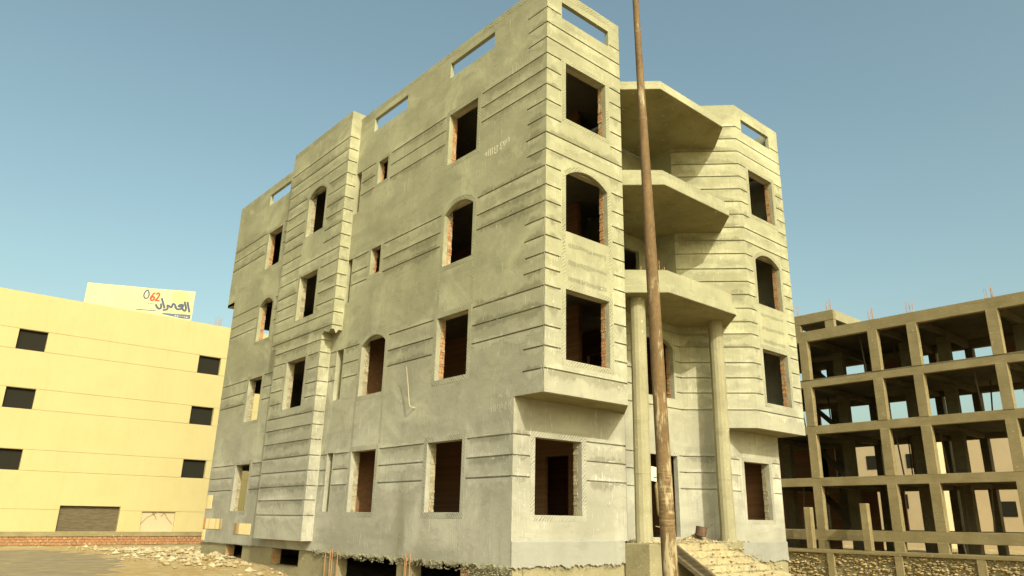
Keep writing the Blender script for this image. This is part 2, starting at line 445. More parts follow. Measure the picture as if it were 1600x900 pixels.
def dabs(mb, fr, grooves, dens, seed):
    """cream cement squeezed out along the edges of the grooves"""
    rr = random.Random(seed)
    for g in grooves:
        for _ in range(int((g[2]-g[1])*dens*rr.uniform(.3, 1.7))):
            u = rr.uniform(g[1]+.05, g[2]-.05) if g[2]-g[1] > .12 else (g[1]+g[2])/2
            
            if blocked(fr, u, g[0]): continue
            up_ = rr.random() < .7; z = g[0]+rr.uniform(.012, .05) if up_ else g[0]-GH-rr.uniform(.012, .04)
            a, b = rr.uniform(.015, .11), rr.uniform(.005, .016); m = 9
            w_ = rr.uniform(.0034, .0044)
            mb.add([fr.p(u+a*math.cos(6.283*k/m)*rr.uniform(.4, 1.2), w_, z+b*math.sin(6.283*k/m)*rr.uniform(.3, 1.3)) for k in range(m)], [tuple(range(m))])
def ribbon(mb, fn, pts, w):
    """flat brush stroke: fn(u,z) -> point"""
    n = len(pts); L_, R_ = [], []
    for i in range(n):
        a = Vector(pts[max(i-1, 0)]); b = Vector(pts[min(i+1, n-1)]); d = (b-a)
        d = d.normalized() if d.length > 1e-6 else Vector((1, 0)); q = Vector((-d.y, d.x))*w/2
        L_.append(Vector(pts[i])+q); R_.append(Vector(pts[i])-q)
    mb.add([fn(*v) for v in L_+R_], [(i, i+1, n+i+1, n+i) for i in range(n-1)])

def surround(parent, fr, h, wd=.13, mat='keyed', proud=.004, sides='lrtb'):
    """scratched border round an opening"""
    mb = MB(); ua, ub, za, zb, ri = h; e = .012
    def pl(pts):
        n = len(pts); vs = [fr.p(u, proud, z) for u, z in pts]+[fr.p(u, 0.0005, z) for u, z in pts]
        mb.add(vs, [tuple(range(n))]+[(i, (i+1) % n, n+(i+1) % n, n+i) for i in range(n)])
    j = lambda: random.uniform(-.008, .008)
    def side(a, b):
        n = 8; L1 = [(a+j(), za-e+(zb-za+e)*i/n) for i in range(n+1)]; R1 = [(b+j(), za-e+(zb-za+e)*i/n) for i in range(n, -1, -1)]
        pl(L1+R1)
    if 'l' in sides: side(ua-wd, ua-e)
    if 'r' in sides: side(ub+e, ub+wd)
    if 'b' in sides: pl([(ua-wd+j(), za-e), (ua-wd+j(), za-wd+j()), ((ua+ub)/2, za-wd+j()), (ub+wd+j(), za-wd+j()), (ub+wd, za-e)])
    if 't' in sides:
        if not ri: pl([(ua-wd, zb+.001), (ub+wd, zb+.001), (ub+wd+j(), zb+wd+j()), ((ua+ub)/2, zb+wd+j()), (ua-wd+j(), zb+wd+j())])
        else:
            hw = (ub-ua)/2; rad = (hw*hw+ri*ri)/(2*ri); cz = zb+ri-rad; um = (ua+ub)/2; N = 12; inn = []; out = []
            for q in range(N+1):
                u = ua+(ub-ua)*q/N; z = cz+math.sqrt(rad*rad-(u-um)**2); d = Vector((u-um, z-cz)).normalized()
                inn.append((u+d.x*e, z+d.y*e)); out.append((u+d.x*wd, z+d.y*wd))
            for q in range(N): pl([inn[q], inn[q+1], out[q+1], out[q]])
    return mb.build('window_surround', mat, parent)

def jamb(parent, fr, h, seed, th=.12, deep=.27, sides='lr', lintel=True, mat='brick'):
    """unplastered brick reveal behind the plaster, course by course"""
    rr = random.Random(seed); ua, ub, za, zb, ri = h
    mb = MB(); mm = MB()
    def bx(m, a, b, w0, w1, c, d):
        vs = [fr.p(u, w, z) for z in (c, d) for u, w in ((a, w0), (b, w0), (b, w1), (a, w1))]
        m.add(vs, [(3, 2, 1, 0), (4, 5, 6, 7), (0, 1, 5, 4), (1, 2, 6, 5), (2, 3, 7, 6), (3, 0, 4, 7)])
    top = zb+ri*.45
    for sd, u, sg in (('l', ua, 1), ('r', ub, -1)):
        if sd not in sides: continue
        z = za+.01
        while z < top-.05:
            hh = .062
            ins = rr.uniform(-.004, .014)
            w1 = -th-.004+rr.uniform(-.018, .003)
            mid = -th-.02-rr.uniform(.02, .1)
            bx(mb, u-sg*.11, u+sg*ins, w1, mid+.006, z, z+hh)
            bx(mb, u-sg*.11, u+sg*(ins+rr.uniform(-.008, .008)), mid-.006, -deep, z, z+hh)
            z += hh+.014
        bx(mm, u-sg*.12, u-sg*.006, -th-.002, -deep+.006, za, zb+ri)
    if lintel:
        bx(mm, ua-.14, ub+.14, -th-.001, -deep, zb+ri*.85+.004, zb+ri+.2)
    bx(mm, ua-.14, ub+.14, -th-.001, -deep, za-.14, za-.004)
    j = mb.build('brick_jamb', mat, parent)
    mm.build('mortar_lining', 'mortar', j)
    return j

# ------------------------------------------------------------------ setting: ground, road
def gz(x, y):
    h = .05*mnoise.noise((x*.25, y*.25, 0))+.035*mnoise.noise((x*.9, y*.9, 3.))+.02*mnoise.noise((x*2.6, y*2.6, 7.))
    # bank of spoil along the far left corner and towards the yellow house
    b = math.exp(-((x-.2)/2.6)**2-((y-18.5)/5.5)**2)
    h += .24*b*(1+.5*mnoise.noise((x*1.4, y*1.4, 1.)))
    h += .10*math.exp(-((x+1.5)/4)**2-((y-25)/5)**2)
    d = max(0, min(1, (x-11.3)/4)); d2 = max(0, min(1, (x-35)/7)); h -= 1.55*d*d*(3-2*d)*(1-d2*d2*(3-2*d2))
    if -.6 < x < 11.3 and -3 < y < 13: h -= .35*min(1, (x+.6)/.5)*(1 if y < 9.5 else max(0, (13-y)/3.5))
    return h
def grid(x0, x1, y0, y1, nx, ny, fz):
    mb = MB(); vs = [(x0+(x1-x0)*i/nx, y0+(y1-y0)*j/ny) for j in range(ny+1) for i in range(nx+1)]
    mb.add([(x, y, fz(x, y)) for x, y in vs], [(j*(nx+1)+i, j*(nx+1)+i+1, (j+1)*(nx+1)+i+1, (j+1)*(nx+1)+i) for j in range(ny) for i in range(nx)])
    return mb
mb = grid(-22, 44, -14, 46, 220, 200, gz)
edge = [(-22, -14), (44, -14), (44, 46), (-22, 46)]
far = [(-1500, -1500), (1500, -1500), (1500, 1500), (-1500, 1500)]
for i in range(4):
    a, b = edge[i], edge[(i+1) % 4]; c, d = far[(i+1) % 4], far[i]
    mb.add([(*a, -.15), (*b, -.15), (*c, -.15), (*d, -.15)], [(0, 1, 2, 3)])
tag(mb.build('ground', 'sand', smooth=True), None, None, kind='structure')
# street in front of the long side, where the photographer stands
mb = MB()
pts = [(-3.2, -14), (-3.1, 4), (-3.15, 9), (-3.2, 12.2), (-2.5, 14.5), (-1.9, 16.5), (-1.4, 19.2), (-1.2, 22.0), (-1.6, 25), (-1.9, 29)]
n = 0; vs = []; fs = []
ys = [-14+43*i/120 for i in range(121)]
def ex(y):
    for (xa, ya), (xb, yb) in zip(pts, pts[1:]):
        if ya <= y <= yb+1e-6: return xa+(xb-xa)*(y-ya)/(yb-ya)
    return pts[-1][0]
for y in ys:
    e = ex(y)-.9+.12*mnoise.noise((y*.8, 2, 1))
    for q in range(9):
        x = -14+(e+14)*q/8
        vs.append((x, y, gz(x, y)+.03 if q < 8 else gz(x, y)-.03))
for j in range(120):
    for q in range(8): fs.append((j*9+q, j*9+q+1, (j+1)*9+q+1, (j+1)*9+q))
mb.add(vs, fs); tag(mb.build('road', 'asphalt', smooth=True), None, None, kind='structure')

# ------------------------------------------------------------------ main building
B = empty('apartment_building', (0, 0, 0))
tag(B, 'unfinished grey four storey block with grooved plaster walls and empty window openings', 'building')
Z = {-8: 1.19, -7: 1.66, -6: 2.1, -5: 2.513, -4: 2.96, -3: 3.406, -2: 3.88, -1: 4.33, 0: 4.725, 1: 5.213, 2: 5.66, 3: 6.11, 4: 6.578, 5: 6.978, 6: 7.35, 7: 7.773,
     8: 8.2, 9: 8.62, 10: 9.03, 11: 9.52, 12: 9.952, 13: 10.391, 14: 10.83, 15: 11.268, 16: 11.703, 17: 12.144, 18: 12.578, 19: 13.032, 20: 13.476, 21: 13.92}
TOP, YB, XR = 14.7, 19.25, 11.1
TRIO = (18, 17, 16, 11, 10, 9, 4, 3, 2, -3, -4, -5)

# --- long left side (x = 0)
FL = FrL((0, 0), (0, 1))
FL.N = Vector((-1, 0, 0))
HL = [(2.73, 4.03, 10.97, 12.54, 0), (2.76, 4.02, 7.98, 9.45, .24), (2.78, 4.1, 4.94, 6.57, 0), (2.81, 4.24, 1.75, 3.4, 0),
      (7.32, 7.9, 11.75, 12.53, 0), (7.34, 7.9, 8.67, 9.53, 0), (6.66, 7.98, 4.97, 6.45, .25), (6.73, 8.06, 1.75, 3.4, 0),
      (15.1, 16.4, 10.96, 12.5, 0), (15.16, 16.38, 8.0, 9.4, .24), (15.28, 16.5, 4.95, 6.55, 0), (15.4, 16.7, 1.77, 3.39, 0)]
PH = [(2.09, 4.12, 13.8, 14.3, 0), (6.39, 8.4, 13.82, 14.32, 0), (14.8, 16.76, 13.82, 14.32, 0)]
SL = [(8.98, 9.33, 11.12, 12.6, 0), (9.07, 9.4, 8.07, 9.54, 0), (9.1, 9.54, 5.01, 6.58, 0), (9.17, 9.53, 1.76, 3.43, 0)]
G = []
def cut(z, a, b, holes, pad=.17):
    """split a groove at openings that reach its height"""
    segs = [(a, b)]
    for h in holes:
        if h[2]-pad < z < h[3]+h[4]+pad*.5+GH:
            ns = []
            for s0, s1 in segs:
                if h[1]+pad <= s0 or h[0]-pad >= s1: ns.append((s0, s1)); continue
                if h[0]-pad > s0: ns.append((s0, h[0]-pad))
                if h[1]+pad < s1: ns.append((h[1]+pad, s1))
            segs = ns
    return [(z, s0, s1) for s0, s1 in segs if s1-s0 > .06]
for k in TRIO:
    z = Z[k]; g0 = 0.0 if z > 4.2 else .97
    hs = [h for h in HL if abs((h[2]+h[3])/2-z) < 2]
    ls = [h for h in SL if h[2]-.1 < z < h[3]+.06]
    bay0 = 9.33 if z > 7.2 else 9.98
    for (zz, a, b) in cut(z, g0, bay0, hs):
        for sg in cut(zz, a, b, ls, .012): G.append(sg)
    G += cut(z, 13.8 if z > 7.2 else 13.45, 20.0 if z > 10.1 else YB, hs)
for k in range(0, 22):
    if k in TRIO: continue
    G.append((Z[k], 0.0, .72+random.uniform(-.03, .05)))
V = [(0, .97, .66, 4.2), (YB, 20.0, .66, 10.1), (9.45, 13.7, 7.25, 14.6), (10.1, 13.3, 1.0, 7.2)]
mb = MB()
facade(mb, FL, 0, 20.0, .66, TOP, HL+PH+SL, G, V, caps=(0, 1, 1, 1))
wall_left = mb.build('facade_wall', 'plaster', B)
wall_left['label'] = 'long side wall with bands of three grooves'
mb = MB(); smears(mb, FL, G, 1); mb.build('cement_smear', ['smear', 'smear2'], wall_left)
mb = MB()
chips(mb, FL, [(1, 2.5, z-1.1, z+.05) for z in (12.6, 9.5, 6.6, 3.4)]+[(4.4, 6.4, z-1.0, z+.05) for z in (12.6, 9.5, 6.6, 3.4)], 210, 3)
chips(mb, FL, [(.0, .03, 4.3, 9.8), (.0, .08, 4.3, 8.2), (1.0, 9.2, .8, 1.7), (1, 8.8, 3.6, 4.9), (1, 2.6, .8, 6.2), (5, 8, 6.9, 9), (14, 19, 4, 9)], 420, 4)
dabs(mb, FL, [g for g in G if g[2]-g[1] > .8], 2.2, 61); dabs(mb, FL, [g for g in G if g[2]-g[1] <= .8 and g[0] < 10], 1.5, 62)
mb.build('cement_splash', 'white', wall_left)
for i, h in enumerate(HL):
    far_ = h[0] > 14
    surround(B, FL, h, .13 if not h[0] in (7.32, 7.34) else .11)
    jamb(B, FL, h, 100+i, deep=.18 if i in (4, 5) else .27, mat='brick' if i in (0, 1, 2, 4, 5, 8, 9) else 'mortarbrick')
for a, b, fr_, t0 in ((.75, 9.3, FL, 14.52), (13.85, 19.9, FL, 14.52)):
    mb = MB(); n = int((b-a)/.12); mb.add([fr_.p(a+(b-a)*i/n, .003, t0+.165*s_+(random.uniform(-.012, .012) if not s_ else 0)) for s_ in (0, 1) for i in range(n+1)], [(i, i+1, n+2+i, n+1+i) for i in range(n)]); mb.build('scratched_strip', 'keyed', B)
# scratched strips that tie openings of one column together
for (u, za, zb) in ((2.68, 6.72, 7.84), (4.14, 6.72, 7.84), (6.58, 3.55, 4.83), (8.1, 3.55, 4.83)):
    mb = MB(); n = 14; r_ = random.Random(int(u*100))
    a = [FL.p(u-.055+r_.uniform(-.01, .01), .003, za+(zb-za)*i/n) for i in range(n+1)]
    b = [FL.p(u+.055+r_.uniform(-.01, .01), .003, za+(zb-za)*i/n) for i in range(n+1)]
    mb.add(a+b, [(i, i+1, n+2+i, n+1+i) for i in range(n)]); mb.build('scratched_strip', 'keyed', B)
# deep jambs of the slot windows
for h in SL:
    mb = MB()
    for a, b in ((h[0]-.1, h[0]-.004), (h[1]+.004, h[1]+.1)): mb.box(.122, .3, a, b, h[2]-.1, h[3]+.1)
    mb.box(.122, .3, h[0]-.1, h[1]+.1, h[3]+.003, h[3]+.1); mb.box(.122, .3, h[0]-.1, h[1]+.1, h[2]-.1, h[2]-.003)
    mb.build('slot_window_lining', 'concrete', B)

# --- projecting bay on the left side
FB = FrL((-.36, 0), (0, 1)); FB.N = Vector((-1, 0, 0))
HB = [(10.76, 12.06, 11.0, 12.47, .26), (10.78, 12.1, 7.96, 9.52, 0), (10.97, 12.35, 4.97, 6.57, 0)]
GB = []
for k in range(-7, 22):
    z = Z[k]; a, b = (9.33, 13.8) if z > 7.2 else (9.98, 13.45)
    if k in (5,): a, b = 9.98, 13.45
    hs = [(h[0], h[1], h[2]-(.55 if h[2] > 9 else 0), h[3], h[4]) for h in HB]
    GB += cut(z, a, b, hs, .16)
VB = [(9.33, 9.98, .93, 7.2), (13.45, 13.8, .93, 7.2)]
mb = MB(); facade(mb, FB, 9.33, 13.8, .93, 14.88, HB, GB, VB, th=.12)
FS = Fr((-.36, 9.33), (1, 0)); FS2 = Fr((-.36, 9.98), (1, 0))
facade(mb, FS, 0, .36, 7.2, 14.88, (), [(Z[k], 0, .33) for k in range(6, 22)], th=.1)
facade(mb, FS2, 0, .36, .93, 7.2, (), [(Z[k], 0, .33) for k in range(-7, 6)], th=.1)
mb.quad((-.36, 13.8, 7.2), (-.36, 13.8, 14.88), (0, 13.8, 14.88), (0, 13.8, 7.2))
mb.quad((-.36, 13.45, .93), (-.36, 13.45, 7.2), (0, 13.45, 7.2), (0, 13.45, .93))
mb.quad((-.36, 9.33, 14.88), (-.36, 13.8, 14.88), (.12, 13.8, 14.88), (.12, 9.33, 14.88))
mb.quad((.12, 9.33, 14.7), (.12, 13.8, 14.7), (.12, 13.8, 14.88), (.12, 9.33, 14.88)); mb.quad((0, 9.33, 14.7), (.12, 9.33, 14.7), (.12, 9.33, 14.88), (0, 9.33, 14.88)); mb.quad((0, 13.8, 14.7), (.12, 13.8, 14.7), (.12, 13.8, 14.88), (0, 13.8, 14.88))
mb.quad((-.36, 9.33, 7.2), (0, 9.33, 7.2), (0, 9.98, 7.2), (-.36, 9.98, 7.2)); mb.quad((-.36, 13.45, 7.2), (0, 13.45, 7.2), (0, 13.8, 7.2), (-.36, 13.8, 7.2))
mb.quad((-.36, 9.98, .93), (.1, 9.98, .93), (.1, 13.45, .93), (-.36, 13.45, .93))
bay = mb.build('bay', 'plaster', B); bay['label'] = 'projecting bay with close grooves over its full height'
mb = MB(); smears(mb, FB, GB, 2); smears(mb, FS, [(Z[k], 0, .33) for k in range(6, 22)], 5); smears(mb, FS2, [(Z[k], 0, .33) for k in range(-7, 6)], 6)
mb.build('cement_smear', ['smear', 'smear2'], bay)
mb = MB(); chips(mb, FB, [(9.4, 13.7, 7.3, 13.9), (10, 13.4, 1, 7.2), (10, 13.4, 1, 7.2), (9.36, 10.6, 7.3, 13)], 200, 8); dabs(mb, FB, GB, 1.6, 63); chips(mb, FS, [(.01, .3, 7.5, 12.6)], 40, 9); chips(mb, FS2, [(.01, .3, 1, 6.5)], 40, 10)
mb.build('cement_splash', 'white', bay)
for i, h in enumerate(HB):
    surround(B, FB, h, .1, sides='lrt'); jamb(B, FB, h, 200+i, mat='mortarbrick')
mb = MB(); n = 36; mb.add([FB.p(9.36+4.4*i/n, .003, 14.68+.18*s_+(random.uniform(-.012, .012) if not s_ else 0)) for s_ in (0, 1) for i in range(n+1)], [(i, i+1, n+2+i, n+1+i) for i in range(n)]); mb.build('scratched_strip', 'keyed', bay)
# plain apron panel below the bay's top window
mb = MB(); mb.add([FB.p(u, .002, z) for u, z in ((10.72, 9.64), (12.1, 9.64), (12.1, 10.9), (10.72, 10.9))], [(0, 1, 2, 3)])

# --- front: left tower, right tower, chamfers, entrance wall
W1 = 2.69
FF = Fr((0, 0), (1, 0))
def tower(u0, u1, wa, wb, fr, par):
    H = [(wa, wb, 10.98, 12.55, 0), (wa, wb, 8.02, 9.45, .27), (wa, wb, 4.98, 6.61, 0)]
    P = [(par[0], par[1], 13.83, 14.31, 0)]
    g = []
    for k in range(0, 22):
        z = Z[k]
        if k in (4, 5, 6, 7): g += [(z, u0, wa-.17), (z, wb+.17, u1)]
        else: g += cut(z, u0, u1, H+P, .16 if k != 21 else .03)
    m = MB(); facade(m, fr, u0, u1, 4.2, TOP, H+P, g, th=.12, caps=(0, 0, 1, 1))
    return m, H, g
mb, HT, GT = tower(0, W1, .65, 2.1, FF, (.51, 2.26))
tl = mb.build('corner_tower_wall', 'plaster', B); tl['label'] = 'upper front wall of the near corner tower'
mb = MB(); smears(mb, FF, GT, 3); mb.build('cement_smear', ['smear', 'smear2'], tl)
mb = MB(); chips(mb, FF, [(.02, .5, 4.4, 7.9), (2.25, 2.66, 4.4, 12), (2.25, 2.66, 4.4, 8), (.5, 2.3, 6.7, 7.9)], 150, 12); dabs(mb, FF, [g for g in GT if g[0] < 8.5], 3, 64); mb.build('cement_splash', 'white', tl)
for i, h in enumerate(HT): surround(B, FF, h, .12, sides='lrtb' if i != 1 else 'lrt'); jamb(B, FF, h, 300+i)
# smeared panel between the two lower openings, three dark bands without grooves
mb = MB()
for q, z in enumerate((7.7, 7.28, 6.88)):
    n = 20; t = ragged(n, .05, .13, q+31., 3); b_ = ragged(n, .02, .09, q+41., 3)
    vs = []
    for i in range(n+1):
        u = .72+1.3*i/n; vs += [FF.p(u, .0012, z+t[i]*.5), FF.p(u, .0012, z-b_[i])]
    mb.add(vs, [(2*i, 2*i+1, 2*i+3, 2*i+2) for i in range(n)])
mb.build('cement_smear', ['smear', 'smear2'], tl)
for u in (.585, 2.17):
    mb = MB(); n = 14; mb.add([FF.p(u+s_*.045+random.uniform(-.01, .01), .003, 6.74+1.2*i/n) for s_ in (-1, 1) for i in range(n+1)], [(i, i+1, n+2+i, n+1+i) for i in range(n)]); mb.build('scratched_strip', 'keyed', B)

mb = MB(); n = 22; mb.add([FF.p(.03+2.62*i/n, .003, 14.5+.17*s_+(random.uniform(-.012, .012) if not s_ else 0)) for s_ in (0, 1) for i in range(n+1)], [(i, i+1, n+2+i, n+1+i) for i in range(n)]); mb.build('scratched_strip', 'keyed', B)
RX0, RY = 8.47, .1
FR_ = Fr((0, RY), (1, 0))
mb, HR, GR = tower(RX0, XR, 9.03, 10.45, FR_, (8.82, 10.52))
tr = mb.build('far_tower_wall', 'plaster', B); tr['label'] = 'upper front wall of the far tower beside the balconies'
mb = MB(); smears(mb, FR_, GR, 4); mb.build('cement_smear', ['smear', 'smear2'], tr)
for i, h in enumerate(HR): surround(B, FR_, h, .12, sides='lrtb' if i != 1 else 'lrt'); jamb(B, FR_, h, 320+i)
mb = MB()
for q, z in enumerate((7.7, 7.28, 6.88)):
    n = 20; t = ragged(n, .05, .12, q+51., 3); b_ = ragged(n, .02, .08, q+61., 3); vs = []
    for i in range(n+1):
        u = 9.08+1.3*i/n; vs += [FR_.p(u, .0012, z+t[i]*.5), FR_.p(u, .0012, z-b_[i])]
    mb.add(vs, [(2*i, 2*i+1, 2*i+3, 2*i+2) for i in range(n)])
mb.build('cement_smear', ['smear', 'smear2'], tr)

CR = (7.0, 1.63); CLF = (4.36, 1.63)                     # inner ends of the two chamfered walls
dR = Vector((RX0-CR[0], RY-CR[1])); lR = dR.length
FCR = Fr(CR, dR)
dL = Vector((CLF[0]-W1, CLF[1])); lL = dL.length
FCL = Fr((W1, 0), dL)
uR = lR*(CR[1]-.97)/(CR[1]-RY); uL = lL*.97/CLF[1]
gcr = [(Z[k], 0, lR) for k in range(0, 22)]+[(Z[k], 0, uR) for k in (-3, -4, -5)]
mb = MB(); facade(mb, FCR, 0, lR, 1.0, TOP, (), gcr, [(uR, lR, 1.0, 4.2)], th=.11, caps=(0, 0, 0, 1))
cr = mb.build('chamfer_wall', 'plaster', B); cr['label'] = 'angled wall between the entrance and the far tower'
mb = MB(); dabs(mb, FCR, gcr, 1.2, 65); dabs(mb, FR_, [g for g in GR if g[0] < 8.5], 2, 66); mb.build('cement_splash', 'white', cr)
mb = MB(); smears(mb, FCR, [g for g in gcr], 7); mb.build('cement_smear', ['smear', 'smear2'], cr)
mb = MB(); facade(mb, FCL, 0, lL, 1.0, TOP, (), [(Z[k], 0, lL) for k in range(0, 22)]+[(Z[k], uL, lL) for k in (-3, -4, -5)], [(0, uL, 1.0, 4.2)], th=.11, caps=(0, 0, 0, 1))
mb.build('chamfer_wall', 'plaster', B)
# entrance wall (ground and first floor) and loggia above
FE = Fr(CLF, (1, 0)); LE = CR[0]-CLF[0]
HE = [(.85, 2.28, 1.22, 3.37, 0), (.9, 2.29, 4.98, 6.47, .26)]
ge = []
for k in range(0, 7): ge += cut(Z[k], 0, LE, HE, .08)
for k in (-3, -4, -5): ge += cut(Z[k], 0, LE, HE, .08)
mb = MB(); facade(mb, FE, 0, LE, 1.0, 7.2, HE, ge, th=.14); ew = mb.build('entrance_wall', 'plaster', B)
surround(B, FE, HE[0], .1, sides='t'); surround(B, FE, HE[1], .1, sides='rt'); jamb(B, FE, HE[1], 341, th=.14, deep=.26)
FG = Fr((CLF[0], 2.7), (1, 0))
HG = [(1.0, 2.2, 7.36, 9.75, 0), (1.0, 2.2, 10.4, 12.3, 0)]
mb = MB(); facade(mb, FG, 0, LE, 7.3, 13.14, HG, (), th=.14)
mb.quad((CR[0], 1.63, 7.3), (CR[0], 2.7, 7.3), (CR[0], 2.7, 13.14), (CR[0], 1.63, 13.14)); mb.quad((CLF[0], 1.63, 7.3), (CLF[0], 2.7, 7.3), (CLF[0], 2.7, 13.14), (CLF[0], 1.63, 13.14))
lg = mb.build('loggia_wall', 'plaster', B)
mb = MB()
for z0 in (8.3, 8.75, 11.4, 11.85):                        # wet bands on the loggia walls
    for z in (z0,):
        n = 12; t = ragged(n, .04, .12, z, 2); vs = []
        for i in range(n+1):
            y = 1.64+1.05*i/n; vs += [(CR[0]-.002, y, z+t[i]*.5), (CR[0]-.002, y, z-t[n-i]*.5)]
        mb.add(vs, [(2*i, 2*i+1, 2*i+3, 2*i+2) for i in range(n)])
mb.build('cement_smear', ['smear', 'smear2'], lg)

# ground floor fronts
FGL = Fr((0, .97), (1, 0))
HGL = [(.65, 2.12, 1.71, 3.37, 0)]
g1 = []
for k in (-3, -4, -5): g1 += [(Z[k], 0, .5), (Z[k], 2.28, 3.68)]
mb = MB(); facade(mb, FGL, 0, 3.68, 1.16, 4.2, HGL, g1, th=.12); gl = mb.build('ground_front_wall', 'plaster', B)
mb = MB(); chips(mb, FGL, [(.02, .5, 2.4, 3.4), (2.3, 3.6, 2.4, 3.4), (0, .4, 1.3, 2.4), (2.4, 3.6, 1.3, 2.4)], 90, 71); dabs(mb, FGL, g1, 4, 72); mb.build('cement_splash', 'white', gl)
surround(B, FGL, HGL[0], .13); jamb(B, FGL, HGL[0], 350, mat='mortarbrick')
mb = MB(); smears(mb, FGL, g1, 9); mb.build('cement_smear', ['smear', 'smear2'], gl)
# dark open joint that outlines the narrow strip beside the column
mb = MB(); FCS = FCL
for u in (uL+.03, uL+.56): mb.add([FCS.p(u+d, .002, z) for d, z in ((-.014, 1.3), (.014, 1.3), (.014, 4.6), (-.014, 4.6))], [(0, 1, 2, 3)])
mb.add([FCS.p(u, .002, z) for u, z in ((uL+.03, 1.3), (uL+.56, 1.3), (uL+.56, 1.335), (uL+.03, 1.335))], [(0, 1, 2, 3)])
mb.build('open_joint', 'dark', B)
FGR = Fr((0, .97), (1, 0))
HGR = [(8.95, 10.32, 1.7, 3.34, 0)]
g2 = []
xr0 = CR[0]+(.66)*(RX0-CR[0])/(CR[1]-RY)
for k in (-3, -4, -5): g2 += [(Z[k]-.02, 8.2, 8.7), (Z[k]-.02, 10.5, 10.93)]
mb = MB(); facade(mb, FGR, xr0, 10.95, 1.08, 4.2, HGR, g2, th=.12)
mb.quad((10.95, .97, 1.08), (10.95, YB, 1.08), (10.95, YB, 4.2), (10.95, .97, 4.2))
gr_ = mb.build('ground_front_wall', 'plaster', B)
mb = MB(); smears(mb, FGR, g2, 11); mb.build('cement_smear', ['smear', 'smear2'], gr_)
surround(B, FGR, HGR[0], .12); jamb(B, FGR, HGR[0], 360, mat='mortarbrick')
# hidden sides: right wall, rear wall with openings, undersides of the overhangs
mb = MB()
mb.quad((XR, RY, 4.2), (XR, YB, 4.2), (XR, YB, TOP), (XR, RY, TOP)); mb.quad((XR-.12, RY, 13.3), (XR-.12, YB, 13.3), (XR-.12, YB, TOP), (XR-.12, RY, TOP)); mb.quad((XR, RY, TOP), (XR, YB, TOP), (XR-.12, YB, TOP), (XR-.12, RY, TOP))
mb.build('side_wall', 'plaster', B)
FRr = Fr((XR, YB), (-1, 0))
HRr = [(XR-2.2, XR-.7, 5.0, 6.5, 0), (XR-2.2, XR-.7, 8.0, 9.25, 0), (XR-2.3, XR-.6, 1.75, 3.35, 0)]
mb = MB(); facade(mb, FRr, 0, XR, .66, TOP, HRr, (), th=.14, caps=(0, 0, 0, 1))
mb.box(.0, 4.0, YB+.004, 20.0, 10.1, 10.22); mb.box(.12, 4.0, 19.88, 20.0, 10.22, TOP); mb.box(3.9, 4.0, YB+.004, 19.88, 10.22, TOP)
mb.build('rear_wall', 'plaster', B)
mb = MB()
mb.add([(0, 0, 4.202), (W1, 0, 4.202), (W1+.97*(CLF[0]-W1)/CLF[1], .97, 4.202), (0, .97, 4.202)], [(0, 1, 2, 3)])
mb.add([(RX0, RY, 4.202), (XR, RY, 4.202), (XR, 2.5, 4.202), (10.95, 2.5, 4.202), (10.95, .97, 4.202), (xr0, .97, 4.202)], [(0, 1, 2, 3, 4, 5)])
mb.quad((10.95, 2.5, 4.202), (XR, 2.5, 4.202), (XR, YB, 4.202), (10.95, YB, 4.202))
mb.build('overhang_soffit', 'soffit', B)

# floors, roof, partitions
PA = [(.13, .13), (2.62, .13), (4.3, 1.78), (7.05, 1.78), (8.52, .23), (10.93, .23), (10.93, 19.1), (.13, 19.1)]
PB = [(.13, .13), (2.62, .13), (4.22, 1.78), (4.22, 2.85), (7.12, 2.85), (7.12, 1.78), (8.52, .23), (10.93, .23), (10.93, 19.1), (.13, 19.1)]
PG = [(.13, 1.1), (3.7, 1.1), (4.34, 1.75), (7.02, 1.75), (7.72, 1.1), (10.8, 1.1), (10.8, 19.1), (.13, 19.1)]
for poly, z in ((PG, .95), (PA, 4.2), (PA, 7.2), (PB, 10.2), (PB, 13.1)):
    mb = MB(); mb.prism(poly, z+.004, z+.16); mb.build('floor_slab', 'dark_conc', B)
def partition(axis, v, a, b, z0, z1, doors):
    m = MB(); fr = Fr((a, v), (1, 0)) if axis == 'y' else FrL((v, a), (0, 1))
    facade(m, fr, 0, b-a, z0, z1, [(d[0]-a, d[1]-a, z0, z0+2.1, 0) for d in doors], (), th=.12)
    m.build('partition_wall', 'ibrick', B)
k = NT('dim_block', .95)
br = k.n('ShaderNodeTexBrick'); mp = k.n('ShaderNodeMapping'); mp.inputs['Rotation'].default_value = (math.pi/2, 0, 0)
k.link(k.co, mp.inputs[0]); k.link(mp.outputs[0], br.inputs['Vector'])
br.inputs['Color1'].default_value = (.29, .14, .066, 1); br.inputs['Color2'].default_value = (.22, .105, .052, 1); br.inputs['Mortar'].default_value = (.18, .15, .095, 1)
br.inputs['Scale'].default_value = 4.2; k.color(br.outputs[0]); M['ibrick'] = k.m
for z in (1.11, 4.36, 7.36, 10.36):
    zt = z+2.83 if z > 2 else 4.2
    partition('y', 8.6, .3, 10.8, z, zt, [(3, 3.9)])
    partition('y', 13.9, 4.8, 10.8, z, zt, [])
    partition('x', 4.6, 8.75, 19, z, zt, [])
    partition('x', 3.1, 2.0, 8.5, z, zt, [(6.2, 7.0)] if z > 2 else [(2.4, 3.3)])
    partition('x', 5.6, 2.9, 8.5, z, zt, [(3.3, 4.1)] )
    partition('x', 8.2, 2.9, 8.5, z, zt, [])
    partition('x', 10.72, 1.2, 8.5, z, zt, [])

